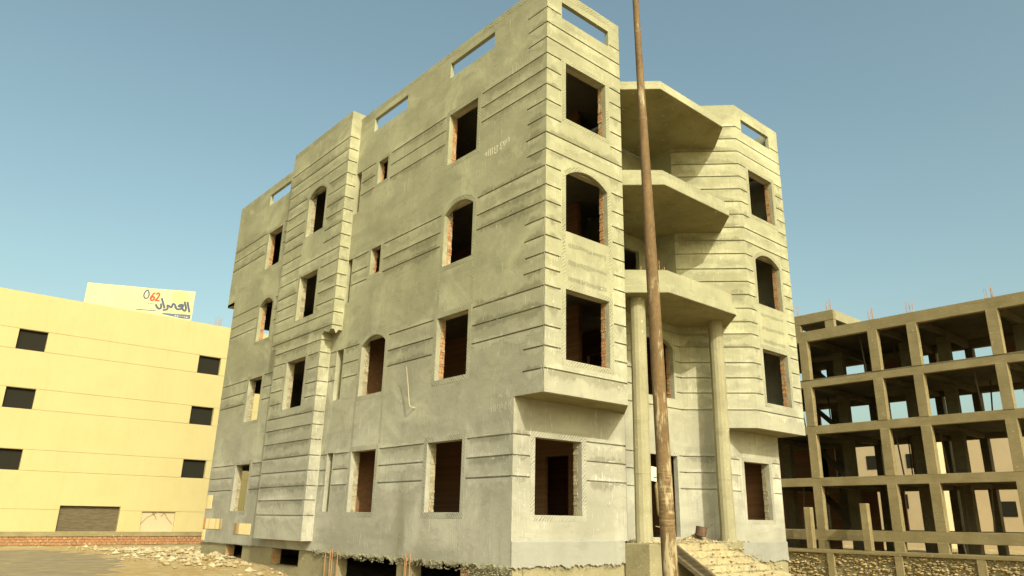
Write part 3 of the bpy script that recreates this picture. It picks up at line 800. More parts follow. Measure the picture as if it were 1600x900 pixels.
# canopy and balconies
def slab(z0, z1, ins=0.0):
    k = ins
    return [(3.19+k*.4, .49+k*.9), (4.02+k*.42, -.34+k), (7.06-k*.42, -.33+k), (7.98-k*.4, .6+k*.9), (7.0, 1.63), (7.0, 2.7), (4.36, 2.7), (4.36, 1.63)]
mb = MB(); pl_ = slab(0, 0)
mb.prism(pl_, 13.14, 13.40, 0)
cp = mb.build('canopy', 'plaster', B, bev=.012)
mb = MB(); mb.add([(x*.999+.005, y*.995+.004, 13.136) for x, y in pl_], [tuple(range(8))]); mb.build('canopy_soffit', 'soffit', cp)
for z0, zt in ((10.2, 10.68), (7.18, 7.82)):
    mb = MB(); mb.prism(pl_, z0, z0+.2, 0)
    bl = mb.build('balcony', 'plaster', B, bev=.012)
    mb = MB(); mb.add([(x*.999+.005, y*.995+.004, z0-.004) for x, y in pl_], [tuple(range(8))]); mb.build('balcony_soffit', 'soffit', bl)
    mb = MB(); a = slab(0, 0, .10)[:4]; b = slab(0, 0, .22)[:4]
    a[0] = (a[0][0]-.02, a[0][1]-.03); a[3] = (a[3][0]+.03, a[3][1]-.03)
    vs = [(x, y, z0+.2) for x, y in a]+[(x, y, zt) for x, y in a]+[(x, y, zt) for x, y in b]+[(x, y, z0+.2) for x, y in b]; fs = []
    for i in range(3):
        for q in range(3): fs.append((q*4+i, q*4+i+1, (q+1)*4+i+1, (q+1)*4+i))
    mb.add(vs, fs); mb.build('balcony_upstand', 'plaster', bl)
    if z0 < 9:                                           # starter bars bent up behind the upstand
        for q, (x, y, h_, l) in enumerate(((3.75, .35, .18, .0), (4.1, .1, .42, .03), (4.16, .06, .34, -.06), (4.2, .02, .16, .1), (4.28, .0, .2, .02))):
            mb = MB(); mb.tube([(x, y, zt-.3), (x, y, zt+.02), (x+l, y+l*.6, zt+h_)], .011, 6); mb.build('starter_bar', 'rebar', bl)
# two faceted columns
for (x, y) in ((3.84, .58), (7.22, .52)):
    mb = MB(); zz = [1.12, 1.5, 2.7, 2.72, 3.9, 4.02, 4.04, 5.5, 7.0, 7.19]
    mb.tube([(x+random.uniform(-.008, .008), y+random.uniform(-.008, .008), z) for z in zz], [.215, .21, .208, .212, .207, .207, .213, .206, .204, .204], 14)
    mb.build('entrance_column', 'concrete', B)

# plinth, torn plaster edge, basement wall
FP = Fr((0, .945), (1, 0))
mb = MB(); n = 110; t = ragged(n, .60, .70, 77, 9); vs = []
for i in range(n+1): u = 3.56*i/n; vs += [FP.p(u, 0, 1.16), FP.p(u, 0, t[i]), FP.p(u, -.03, t[i])]
fs = []
for i in range(n): fs += [(3*i, 3*i+1, 3*i+4, 3*i+3), (3*i+1, 3*i+2, 3*i+5, 3*i+4)]
mb.add(vs, fs); mb.quad(FP.p(0, 0, 1.16), FP.p(3.56, 0, 1.16), FP.p(3.56, -.025, 1.19), FP.p(0, -.025, 1.19))
mb.quad(FP.p(0, 0, 1.16), FP.p(0, 0, .66), FP.p(0, -.03, .66), FP.p(0, -.03, 1.16))
mb.build('plinth_band', 'plinth', B)
mb = MB(); t = ragged(n, .52, .60, 79, 9); vs = []
for i in range(n+1): u = 8.0+2.97*i/n; vs += [FP.p(u, 0, 1.08), FP.p(u, 0, t[i]), FP.p(u, -.03, t[i])]
mb.add(vs, fs); mb.quad(FP.p(8, 0, 1.08), FP.p(10.97, 0, 1.08), FP.p(10.97, -.025, 1.1), FP.p(8, -.025, 1.1)); mb.quad((10.97, .945, .5), (10.97, YB, .5), (10.97, YB, 1.08), (10.97, .945, 1.08))
mb.build('plinth_band', 'plinth', B)
mb = MB()
FBs = FrL((.05, 0), (0, 1)); FBs.N = Vector((-1, 0, 0))
HBs = [(15.25, 16.75, .2, .65, 0), (10.86, 12.8, .16, .64, 0), (5.37, 8.42, -.6, .64, 0), (2.74, 4.74, -.6, .655, 0)]
facade(mb, FBs, .97, YB, -.8, .67, HBs, (), th=.3)
mb.quad((.05, 1.0, -.8), (11, 1.0, -.8), (11, 1.0, 1.1), (.05, 1.0, 1.1)); mb.quad((10.95, 1, -.8), (10.95, YB, -.8), (10.95, YB, .66), (10.95, 1, .66)); mb.quad((.05, YB, -.8), (11, YB, -.8), (11, YB, .66), (.05, YB, .66))
mb.quad((.06, 9.9, .66), (.06, 13.5, .66), (.06, 13.5, 1.0), (.06, 9.9, 1.0))
bw = mb.build('basement_wall', 'rough', B)
for i, h in enumerate(HBs[:2]): jamb(B, FBs, h, 400+i, th=.01, deep=.3, lintel=False)
# brick pier showing at the end of the basement openings
mb = MB(); rr = random.Random(5)
for c_ in range(14):
    z = -.45+c_*.078; u = 2.72
    for q in range(2):
        wd = .2 if (c_+q) % 2 else .11
        if z+.06 < .6: mb.box(.018+rr.uniform(0, .02), .1, u-wd, u-.006, z, z+.064); u -= wd
mb.build('brick_pier', 'brick', B)
mb = MB(); rr = random.Random(6)
n = 150; tt = ragged(n, .50, .66, 91, 16); vs = []
for i in range(n+1):
    u = .97+8.9*i/n; e = .12*max(0, 1-abs(u-1.3)/.8)
    vs += [(-.003, u, .70), (-.02-.02*rr.random(), u, tt[i]+.05), (.02, u, tt[i]-e)]
fs = [];
for i in range(n): fs += [(3*i, 3*i+3, 3*i+4, 3*i+1), (3*i+1, 3*i+4, 3*i+5, 3*i+2)]
mb.add(vs, fs)
for _ in range(420):
    u = .95+8.8*rr.random()**1.25; z = .68-.17*rr.random()-(.12*rr.random() if u < 2.6 else 0); mb.rock((-.012, u, z), rr.uniform(.012, .038))
for _ in range(70): mb.rock((rr.uniform(0, 3.4), .94, .66-.1*rr.random()), rr.uniform(.01, .028))
for _ in range(90): mb.rock((-.005, rr.uniform(13.6, 19.2), .62+.06*rr.random()), rr.uniform(.01, .025))
mb.build('torn_plaster_edge', 'jag', B)['kind'] = 'stuff'

# sample facing tiles stuck on the foot of the far end of the long side
def tile(a, b, z0, z1, m):
    t_ = MB(); t_.box(-.014, -.001, min(a, b)+.006, max(a, b)-.006, z0, z1); t_.build('facing_tile', m, B)
seq = ['t_orange']+['t_cream', 't_beige', 't_cream', 't_cream', 't_beige', 't_cream', 't_olive']
for i, m in enumerate(seq): tile(19.22-i*.235, 18.985-i*.235, 1.13, 1.5, m)
for i, m in enumerate(['t_brown', 't_olive', 't_cream', 't_cream', 't_cream', 't_cream']): tile(16.12-i*.25, 15.87-i*.25, 1.0, 1.36, m)
for i, m in enumerate(['t_cream', 't_beige']): tile(19.22-i*.3, 18.92-i*.3, .72 if i == 0 else .98, 1.1, 't_cream' if i == 0 else m) if i == 0 else None
for i, m in enumerate(['t_beige', 't_cream', 't_cream']): tile(19.2-i*.19, 19.01-i*.19, 1.86, 2.36, m)

# timber frame in the rear opening seen through the ground floor window
mb = MB(); mb.box(.95, 1.02, YB-.1, YB-.03, 1.76, 3.3); mb.box(.3, 1.02, YB-.1, YB-.03, 2.42, 2.5); mb.build('timber_brace', 'concrete', B)

# chalk numbers brushed on the long wall
GF = [[(2.329, 10.636), (2.315, 10.681), (2.254, 10.701), (2.264, 10.575)], [(2.174, 10.741), (2.185, 10.559)], [(2.102, 10.742), (2.102, 10.535)], [(2.031, 10.736), (2.026, 10.541)], [(1.919, 10.735), (1.957, 10.678), (1.905, 10.636), (1.953, 10.584), (1.9, 10.521), (1.851, 10.544)], [(1.849, 10.735), (1.831, 10.551)], [(1.837, 10.681), (1.789, 10.718)], [(1.631, 10.748), (1.73, 10.738), (1.676, 10.646), (1.734, 10.612), (1.692, 10.553), (1.635, 10.587)], [(1.602, 10.75), (1.547, 10.609)], [(1.543, 10.748), (1.494, 10.651), (1.465, 10.752)], [(1.427, 10.764), (1.363, 10.762), (1.37, 10.65)]]
G2 = [[(1.809, 3.99), (1.795, 4.018), (1.743, 4.051), (1.752, 3.927)], [(1.675, 4.073), (1.676, 3.939)], [(1.614, 4.077), (1.615, 3.933)], [(1.539, 4.088), (1.534, 3.973)], [(1.448, 4.079), (1.469, 4.033), (1.43, 4.001), (1.465, 3.957), (1.448, 3.907), (1.389, 3.911)], [(1.397, 4.102), (1.347, 3.983)], [(1.227, 4.123), (1.254, 4.069), (1.238, 4.039), (1.266, 3.994), (1.234, 3.934)], [(1.163, 3.984), (1.132, 4.127), (1.091, 4.014)], [(1.084, 4.023), (1.059, 4.133)], [(1.052, 4.142), (0.98, 4.148), (0.976, 4.021)], [(1.523, 4.241), (1.427, 4.298), (1.425, 4.24)], [(1.381, 4.283), (1.386, 4.216)], [(1.233, 4.295), (1.189, 4.304)], [(1.145, 4.299), (1.128, 4.226)]]
for s_ in GF:
    mb = MB(); ribbon(mb, lambda u, z: FL.p(u, .0025, z), s_, .028); mb.build('chalk_stroke', 'chalk', wall_left)
for s_ in G2:
    mb = MB(); ribbon(mb, lambda u, z: FL.p(u, .0025, z), s_, .018); mb.build('chalk_stroke', 'chalk2', wall_left)

# ------------------------------------------------------------------ entrance stairs
ST = empty('entrance_stairs', (5.8, 0, 0)); tag(ST, 'sand covered concrete entrance steps with landing and pier below the two columns', 'stairs')
mb = MB(); mb.prism([(4.45, .12), (7.3, .12), (8.1, .95), (7.0, 1.62), (4.36, 1.62), (3.72, .96), (4.45, .96)], -.3, 1.13)
mb.build('landing', 'rough', ST, bev=.02)
mb = MB(); mb.box(3.55, 4.44, .2, .96, -.6, 1.12, 0, .012); mb.build('pier', 'rough', ST, bev=.02)
def lumpy(x0, x1, y0, y1, z, sd):
    """tread worn and half buried in sand: nose chipped and uneven, top dished"""
    m = MB(); nx = 90; pr = [(y1, z+.01, 0), (y0+.17, z-.004, .5), (y0+.08, z-.006, .8), (y0+.03, z-.018, 1), (y0+.004, z-.05, 1), (y0-.004, z-.10, .8), (y0-.03, z-.15, .6), (y0-.05, z-.42, .3)]; vs = []
    for i in range(nx+1):
        x = x0+(x1-x0)*i/nx; e = max(0, (i-nx*.72)/(nx*.28))
        for j, (y, zz, k_) in enumerate(pr):
            a = .05*mnoise.noise((x*2.1, sd, 1))+.035*mnoise.noise((x*6, sd, 3+j*.4))+.02*mnoise.noise((x*19, sd, j*1.7))
            b = .03*mnoise.noise((x*4, sd+5, j*.8))+.018*mnoise.noise((x*15, sd+8, j*2.2))
            vs.append((x, y+a*k_+.1*e*k_, zz+b*k_-.11*e*e))
    q = len(pr); fs = [(i*q+j, (i+1)*q+j, (i+1)*q+j+1, i*q+j+1) for i in range(nx) for j in range(q-1)]
    fs.append(tuple(range(q))); m.add(vs, fs); return m
xs = [(4.5, 6.85), (4.52, 7.15), (4.55, 7.5), (4.58, 7.85), (4.6, 8.2), (4.6, 8.45), (4.6, 8.6)]
nose = [.06, -.08, -.30, -.53, -.78, -1.03, -1.28]
for i, ((a, b), y) in enumerate(zip(xs, nose)):
    lumpy(a, b, y, (nose[i-1] if i else .5)+.14, 1.115-.157*i, i*3.3).build('step', 'steps', ST, smooth=True)
mb = MB()
mb.add([(4.42, .1, 1.08), (4.42, -1.55, .08), (4.42, -1.55, -.18), (4.42, .1, .82), (4.5, .1, 1.08), (4.5, -1.55, .08), (4.5, -1.55, -.18), (4.5, .1, .82)], [(0, 1, 2, 3), (7, 6, 5, 4), (0, 4, 5, 1), (1, 5, 6, 2), (2, 6, 7, 3), (3, 7, 4, 0)])
mb.add([(4.3, .1, .9), (4.3, -1.5, -.05), (4.3, -1.5, -.15), (4.3, .1, .8), (4.42, .1, .9), (4.42, -1.5, -.05), (4.42, -1.5, -.15), (4.42, .1, .8)], [(0, 1, 2, 3), (7, 6, 5, 4), (0, 4, 5, 1), (1, 5, 6, 2), (2, 6, 7, 3), (3, 7, 4, 0)])
mb.build('stringer_board', 'wood', ST)
# crumbled cement and sand on the landing
mb = MB(); rr = random.Random(21)
for _ in range(420):
    x = rr.uniform(3.6, 7.8); y = rr.uniform(.16, .95) if x < 4.4 else rr.uniform(.15, 1.5); mb.rock((x, y, 1.13), rr.choice((.012, .016, .02, .028, .04)))
for _ in range(620):
    i = rr.randrange(7); q = rr.uniform(-.06, .22); x = xs[i][0]+(xs[i][1]-xs[i][0])*rr.betavariate(1.1, .9); mb.rock((x, nose[i]+q, 1.125-.157*i-max(0, -q)*1.8+rr.uniform(-.012, .014)), rr.choice((.006, .009, .012, .018, .03, .045)))
for cx, cy, r_, h_ in ((6.75, 1.25, .62, .2), (4.75, 1.35, .5, .14), (7.5, .75, .5, .12), (4.0, .5, .4, .06)):
    for _ in range(130):
        a = rr.uniform(0, 6.28); q = r_*math.sqrt(rr.random()); mb.rock((cx+q*math.cos(a), cy+q*math.sin(a)*.6, 1.12+h_*(1-q/r_)*.8), rr.choice((.02, .03, .045, .06)))
tag(mb.build('landing_debris', 'stone'), None, None, kind='stuff')
# pile of sand on the landing, smooth heap
mb = MB(); vs = []; nn = 18
for j in range(7):
    for i in range(nn):
        a = 2*math.pi*i/nn; q = j/6; w_ = 1+.2*mnoise.noise((math.cos(a)*2, math.sin(a)*2, 4))
        vs.append((6.75+.62*q*w_*math.cos(a), 1.22+.36*q*w_*math.sin(a), 1.115+.2*(1-q)**1.2*(1+.3*mnoise.noise((a, q*3, 2)))))
mb.add(vs, [(j*nn+i, j*nn+(i+1) % nn, (j+1)*nn+(i+1) % nn, (j+1)*nn+i) for j in range(6) for i in range(nn)])
tag(mb.build('sand_heap', 'steps', smooth=True), None, None, kind='stuff')
# rusty tin on the heap
bk = empty('rusty_tin', (6.62, .98, 1.24)); tag(bk, 'dented rusted metal tin tilted on the sand by the entrance column', 'tin')
ax = Vector((.18, -.12, 1)).normalized(); e1 = ax.cross(Vector((0, 1, 0))).normalized(); e2 = ax.cross(e1); c0 = Vector((6.62, .98, 1.26))
def ring(r, h, n=20): return [c0+ax*h+(e1*math.cos(6.2832*i/n)+e2*math.sin(6.2832*i/n))*r*(1+.07*mnoise.noise((math.cos(6.2832*i/n)*1.5, math.sin(6.2832*i/n)*1.5, h*6))) for i in range(n)]
def lathe(name, prof, mat, par):
    m = MB(); n = 20; vs = []
    for r, h in prof: vs += ring(r, h)
    m.add(vs, [(j*n+i, j*n+(i+1) % n, (j+1)*n+(i+1) % n, (j+1)*n+i) for j in range(len(prof)-1) for i in range(n)]); return m.build(name, mat, par)
lathe('body', [(.001, .0), (.14, .0), (.142, .07), (.148, .075), (.142, .08), (.145, .23), (.132, .23), (.128, .02), (.001, .02)], 'iron', bk)
lathe('rim', [(.145, .222), (.155, .23), (.145, .238), (.135, .23), (.145, .222)], 'iron', bk)
mb = MB(); mb.tube([c0+ax*.22-e1*.155, c0+ax*.3-e1*.27+e2*.05, c0+ax*.38-e1*.34+e2*.08], .012, 6); mb.build('handle', 'iron', bk)
# rolled sack hanging in the doorway with a loose wire
mb = MB(); sx = [(5.86, 1.70, 1.74), (5.865, 1.70, 1.78), (5.86, 1.69, 1.95), (5.845, 1.69, 2.2), (5.83, 1.70, 2.42), (5.82, 1.70, 2.56), (5.81, 1.70, 2.64)]
mb.tube(sx, [.03, .085, .105, .11, .108, .10, .03], 14)
sk = mb.build('rolled_sack', 'sack', smooth=True); tag(sk, 'tan rolled sack hanging in the dark entrance doorway', 'sack')
mb = MB(); mb.tube([(5.81, 1.70, 2.62), (5.80, 1.70, 3.0), (5.8, 1.72, 3.36)], .006, 6); mb.build('cord', 'wood', sk)
mb = MB(); mb.add([(5.50, 1.66, 2.66), (5.72, 1.66, 2.64), (5.72, 1.655, 3.02), (5.50, 1.655, 3.04), (5.50, 1.67, 2.66), (5.72, 1.67, 2.64), (5.72, 1.665, 3.02), (5.50, 1.665, 3.04)], [(0, 1, 2, 3), (7, 6, 5, 4), (0, 4, 5, 1), (1, 5, 6, 2), (2, 6, 7, 3), (3, 7, 4, 0)])
pb = mb.build('pale_board', 'offwhite'); tag(pb, 'small cream board in the doorway above the rolled sack', 'board')
mb = MB(); mb.box(5.6, 5.74, 1.65, 1.655, 2.74, 2.765); mb.build('dark_stripe', 'ink', pb)
mb = MB(); mb.tube([(6.1, 1.72, 1.95), (6.05, 1.71, 1.75), (5.98, 1.71, 1.6), (5.9, 1.7, 1.55), (5.8, 1.7, 1.47), (5.68, 1.72, 1.5)], .007, 6)
tag(mb.build('loose_wire', 'stickwood', smooth=True), 'thin pale wire curling across the entrance doorway', 'wire')

# ------------------------------------------------------------------ things fixed to or standing by the wall
# bent stick whose end is caught in the long wall
mb = MB(); mb.tube([(.0, 4.92, 4.33), (-.10, 4.98, 4.36), (-.13, 4.99, 4.42), (-.17, 5.05, 4.95), (-.21, 5.12, 5.42)], [.016, .016, .015, .011, .006], 7)
tag(mb.build('bent_stick', 'stickwood'), 'thin pale bent stick caught in the long wall between two windows', 'stick')
mb = MB()
for y, a in ((9.32, 1), (9.1, 1), (8.98, 1), (8.78, 2), (8.1, 0)): pass
rods = [('left', 8.95), ('left', 8.62), ('left', 8.52), ('left', 8.22)]
for nm, y in rods:
    mb = MB(); x = -.05+random.uniform(-.01, .02); mb.tube([(x, y, -.5), (x-.02, y+random.uniform(-.03, .03), .74)], .012, 7)
    tag(mb.build('steel_rod', 'rebar'), {8.95: 'leftmost rusty upright steel rod at the wide basement opening', 8.62: 'second rusty rod from the left at the wide basement opening', 8.52: 'third rusty rod from the left at the wide basement opening', 8.22: 'rightmost rusty steel rod of the four at the wide basement opening'}[y], 'steel rod', 'upright steel rods at the basement openings')
for y in (4.62, 4.84, 4.78):
    mb = MB(); mb.tube([(-.06, y, -.5), (-.05, y+.02, .78)], .012, 7)
    tag(mb.build('steel_rod', 'rebar'), {4.84: 'leftmost rusty rod at the narrower basement opening', 4.78: 'middle one of three rusty rods at the narrower basement opening', 4.62: 'rightmost rusty rod, alone inside the narrower basement opening'}[y], 'steel rod', 'upright steel rods at the basement openings')

# tall rusty pole near the camera
PX, PY = -4.01, -6.285
pole = empty('rusty_pole', (PX, PY, 0)); tag(pole, 'tall tapered rusty steel pole standing in front of the building', 'pole')
mb = MB(); zz = [-.3, 1.2, 2.6, 3.4, 4.25, 5.1, 5.9, 7.2, 8.2, 11.0]; rd = [.084, .083, .077, .074, .0705, .064, .057, .045, .0395, .036]
mb.tube([(PX-.0135*z+.0, PY+.0165*z, z) for z in zz], rd, 28)
mb.build('shaft', 'rust', pole, smooth=True)
mb = MB(); z = 6.35; mb.tube([(PX-.0135*q, PY+.0165*q, q) for q in (6.34, 6.35, 6.37, 6.38)], [.053, .056, .056, .0525], 24, cap=False); mb.build('weld_collar', 'rust', pole, smooth=True)
mb = MB(); mb.box(PX-.17, PX+.17, PY-.17, PY+.17, -.1, .03); mb.build('base_plate', 'iron', pole)

# ------------------------------------------------------------------ rubble
mb = MB(); rr = random.Random(31)
for _ in range(2200):
    t = rr.random()
    if t < .55: x, y = rr.gauss(-.55, .75), rr.uniform(13, 27)
    elif t < .8: x, y = rr.gauss(.2, 1.2), rr.gauss(20.5, 2.2)
    else: x, y = rr.uniform(-2.5, 1), rr.uniform(5, 31)
    if x > -.06 and y < 19.4: continue
    mb.rock((x, y, gz(x, y)+.01), rr.choice((.015, .02, .02, .03, .03, .04, .06, .09, .15)))
tag(mb.build('rubble', 'stone'), None, None, kind='stuff')

# ------------------------------------------------------------------ yellow building behind
Y = empty('yellow_building', (0, 34, 0)); tag(Y, 'yellow painted block with dark square windows behind the unfinished building', 'building')
FY = Fr((0, 34), (1, 0))
HY = []
for z0, z1 in ((9.68, 10.74), (6.68, 7.72), (3.65, 4.67)):
    HY += [(3.45, 4.74, z0, z1, 0), (-5.6, -4.3, z0, z1, 0), (9.3, 10.6, z0, z1, 0)]
HY += [(3.48-1.75, 3.46, .73, 1.77, 0), (-2.2, .62, .73, 2.0, 0)]
gy = []
for z in (10.75, 9.68, 7.73, 6.68, 4.68, 3.65, 1.79): gy += cut(z+.012, -16, 13, [h for h in HY if h[2] < z-.2 and h[3] > z+.2], .0)
GHs, GDs = GH, GD
GH, GD = .03, .02
mb = MB(); facade(mb, FY, -16, 13, .72, 12.7, HY, gy, th=.2, caps=(1, 1, 0, 0))
wy = mb.build('wall', 'yellow', Y)
GH, GD = GHs, GDs
mb = MB(); mb.box(-16, 13, 34.2, 44, .7, 12.3); mb.quad((-16, 34, 12.7), (13, 34, 12.7), (13, 34.2, 12.7), (-16, 34.2, 12.7)); mb.quad((-16, 34.2, 12.3), (13, 34.2, 12.3), (13, 34.2, 12.7), (-16, 34.2, 12.7)); mb.build('roof_block', 'yellow', Y)
for h in HY[:9]:
    mb = MB(); e = .05; fr = FY
    mb.add([fr.p(h[0], -.197, h[2]), fr.p(h[1], -.197, h[2]), fr.p(h[1], -.197, h[3]), fr.p(h[0], -.197, h[3])], [(0, 1, 2, 3)])
    wn = mb.build('window', 'dark', Y)
h = HY[9]; mb = MB(); mb.add([FY.p(u, -.1, z) for u, z in ((h[0], h[2]), (h[1], h[2]), (h[1], h[3]), (h[0], h[3]))], [(0, 1, 2, 3)]); sh = mb.build('boarded_opening', 'tan', Y)
mb = MB()
for s_ in ([(h[0]+.02, 1.1), (h[0]+.3, 1.45), (h[0]+.75, 1.7)], [(h[1]-.05, 1.1), (h[1]-.35, 1.4), (h[1]-.55, 1.7)], [(h[0]+.55, 1.72), (h[0]+.75, 1.5), (h[0]+.8, 1.35)], [(h[1]-.55, 1.72), (h[1]-.72, 1.5)]): ribbon(mb, lambda u, z: FY.p(u, -.092, z), s_, .05)
mb.build('trowel_mark', 'rough', sh)
h = HY[10]; mb = MB(); mb.add([FY.p(u, -.197, z) for u, z in ((h[0], h[2]), (h[1], h[2]), (h[1], h[3]), (h[0], h[3]))], [(0, 1, 2, 3)]); mb.build('shop_opening', 'wood', Y)
mb = MB(); mb.box(-16, 13, 33.97, 34.2, .49, .715); mb.build('concrete_band', 'frame_conc', Y)
k = NT('weathered_brick', .95); c = k.mix(k.rng(k.noise(2.2, 5, .7), .35, .65), (.34, .17, .085), (.27, .135, .07)); c = k.mix(k.rng(k.noise(5, 4, .7), .55, .72), c, (.52, .38, .19)); k.color(c); k.bump(k.noise(20, 4), .6, .02); M['wbrick'] = k.m
mb = MB(); rr = random.Random(44); x = -14
while x < 8:
    for r_ in range(3):
        mb.box(x+.0+.11*(r_ % 2), x+.22+.11*(r_ % 2)-.02, 34.0+rr.uniform(0, .03), 34.2, .08+r_*.135, .08+r_*.135+.118)
    x += .23
mb.build('brick_footing', 'wbrick', Y)['kind'] = 'stuff'
mb = MB(); mb.box(-16, 13, 34.06, 34.3, -1, .49); mb.build('footing', 'rough', Y)
for i in range(5):
    mb = MB(); x = 4.25+i*.09; mb.tube([(x, 34.5+.1*(i % 2), 12.3), (x+random.uniform(-.03, .03), 34.5, 13.25+.1*(i % 3))], .014, 5); mb.build('starter_bar', 'rebar', Y)

# banner on its roof
A = Vector((.3757, 35.4965)); Bv = Vector((2.7838, 34.4004)); du = (Bv-A).normalized(); dn = Vector((du.y, -du.x))
def sp(u, z, w=.0): q = A+du*u+dn*w; return (q.x, q.y, z)
SG = empty('roof_banner', (1.5, 35.2, 12.3)); tag(SG, 'cream printed banner with red digits and dark lettering on the yellow roof', 'banner')
def cl(u, z):                                             # gentle sag of the cloth
    return .02+.03*math.sin(u*1.9)*math.sin(z*2.1)
mb = MB(); nx, nz = 30, 10
tl_ = lambda u: 14.6+.043*max(0, u-0)*.35
vs = []
for j in range(nz+1):
    for i in range(nx+1):
        u = -3.2+5.85*i/nx; z = 12.72+(tl_(u)-12.72)*j/nz; vs.append(sp(u, z, cl(u, z)))
mb.add(vs, [(j*(nx+1)+i, j*(nx+1)+i+1, (j+1)*(nx+1)+i+1, (j+1)*(nx+1)+i) for j in range(nz) for i in range(nx)])
cloth = mb.build('cloth', 'banner', SG, smooth=True)
def pr_(name, mat, strokes, w, polys=()):
    m = MB()
    def fn(u, z): return sp(u, z, cl(u, z)+.012)
    def dense(s):
        o = []
        for a, b in zip(s, s[1:]):
            for t in (0, .25, .5, .75): o.append((a[0]+(b[0]-a[0])*t, a[1]+(b[1]-a[1])*t))
        return o+[s[-1]]
    def smooth(s):
        s = dense(s)
        for _ in range(3): s = [s[0]]+[((s[i-1][0]+2*s[i][0]+s[i+1][0])/4, (s[i-1][1]+2*s[i][1]+s[i+1][1])/4) for i in range(1, len(s)-1)]+[s[-1]]
        return s
    for s in strokes: ribbon(m, fn, smooth(s), w)
    for p_ in polys: m.add([sp(u, z, cl(u, z)+.007) for u, z in p_], [tuple(range(len(p_)))])
    return m.build(name, mat, cloth)
pr_('red_digit', 'red', [[(0.447, 14.346), (0.341, 14.24), (0.255, 14.044), (0.244, 13.903), (0.336, 13.834), (0.433, 13.906), (0.463, 14.034), (0.389, 14.105), (0.304, 14.04), (0.264, 13.951)]], .095)
pr_('red_digit', 'red', [[(0.524, 14.238), (0.584, 14.345), (0.672, 14.338), (0.708, 14.248), (0.64, 14.068), (0.523, 13.853)], [(.5, 13.868), (0.628, 13.88), (0.759, 13.878)]], .095)
pr_('dark_digit', 'ink', [[(-.02, 14.46), (0.022, 14.457), (0.078, 14.416), (0.128, 14.265), (0.136, 14.109), (0.097, 13.981), (0.0, 13.93), (-.1, 13.98), (-.14, 14.12), (-.12, 14.3), (-.02, 14.46)]], .07)
for st_ in ([[(2.295, 13.957), (2.376, 13.682), (2.484, 13.316)], [(2.129, 13.956), (2.204, 13.759), (2.281, 13.515), (2.24, 13.371), (2.137, 13.414), (2.05, 13.539)],
   [(2.125, 13.688), (2.017, 13.765), (1.911, 13.735), (1.809, 13.641), (1.93, 13.606), (2.093, 13.722), (2.071, 13.588), (2.002, 13.488), (1.873, 13.428), (1.728, 13.476), (1.654, 13.609)],
   [(1.722, 13.522), (1.622, 13.731), (1.506, 13.773), (1.487, 13.624), (1.451, 13.495), (1.356, 13.579)], [(1.356, 13.579), (1.193, 13.663), (1.275, 13.478), (1.226, 13.349), (1.014, 13.312)],
   [(0.841, 14.058), (0.968, 13.759), (1.099, 13.429)], [(0.583, 13.642), (0.662, 13.479), (0.774, 13.366), (0.887, 13.393), (0.907, 13.566), (0.83, 13.713)]]): pr_('letter', 'ink', [st_], .115)
pr_('accent_dot', 'sunspot', [], 0, [[(.742+.09*math.cos(a*.7854), 13.58+.11*math.sin(a*.7854)) for a in range(8)]])
pr_('pale_disc', 'sunspot', [], 0, [[(1.88+.5*math.cos(a*.3927), 14.2+.36*math.sin(a*.3927)) for a in range(16)]])
pr_('blue_band', 'blue', [], 0, [[(0.999, 13.14), (1.8, 13.155), (2.574, 13.169), (2.582, 12.92), (2.113, 12.913), (1.052, 13.059)]])
pr_('band_lettering', 'offwhite', [[(1.72+.125*i, 13.035-.006*i), (1.80+.125*i, 13.03-.006*i)] for i in range(6)], .05)
pr_('underline', 'blue', [[(-.4, 13.233), (0.213, 13.233), (0.673, 13.232)]], .045)
pr_('small_lettering', 'brown', [[(1.24+.14*i, 13.243+.012*(i % 2)), (1.33+.14*i, 13.247)] for i in range(8)]+[[(.263+.1*i, 13.346), (.33+.1*i, 13.35)] for i in range(2)], .03)
pr_('small_lettering', 'ink', [[(.16+.12*i, 13.657+.012*(i % 2)), (.24+.12*i, 13.65)] for i in range(3)], .04)
for u in (-2.9, -.9, 1.1, 2.5):
    mb = MB(); mb.tube([sp(u, 12.28, -.05), sp(u, 14.55, -.03)], .03, 8); mb.build('post', 'iron', SG)

# ------------------------------------------------------------------ bare concrete frame on the right
K = empty('concrete_frame_building', (32, 6, 0)); tag(K, 'bare concrete frame building with open floors, right of the grooved block', 'building')
X0, KD = 32.0, 9.2
LV = [(.75, 1.32), (3.74, 4.22), (6.76, 7.26), (9.58, 10.07), (12.45, 13.1)]
CY = [-3.3, .15, 4.2, 6.4, 10.72, 15.0, 19.3]
YL, YH = -3.6, 19.6
def cbox(name, mat, *a, par=K, j=.012, bev=.015):
    m = MB(); m.box(*a, 0, j); return m.build(name, mat, par, bev=bev)
for bi, (a, b) in enumerate(LV):
    cbox('edge_beam', 'frame_conc', X0+.004, X0+.35, YL, YH, a, b)
    cbox('rear_beam', 'frame_conc', X0+KD-.3, X0+KD, YL, YH, a, b)
    for y in CY: cbox('cross_beam', 'shaded_conc', X0+.36, X0+KD-.31, y-.12, y+.12, a+.02, b-.16)
    if bi: cbox('floor_slab', 'shaded_conc', X0+.01, X0+KD-.02, YL+.01, YH-.01, b-.15, b-.002, j=0, bev=0)
for si in range(5):
    z0 = -.6 if si == 0 else LV[si-1][1]; z1 = LV[si][0]
    for y in CY:
        for xi, x in enumerate((X0+.0, X0+4.4, X0+KD-.35)):
            w = .27 if xi == 0 else (.32 if xi == 1 else .22)
            cbox('column', 'frame_conc' if xi == 0 else 'shaded_conc', x-.02, x+(.36 if xi == 0 else .5), y-w, y+w, z0-.02, z1+.02)
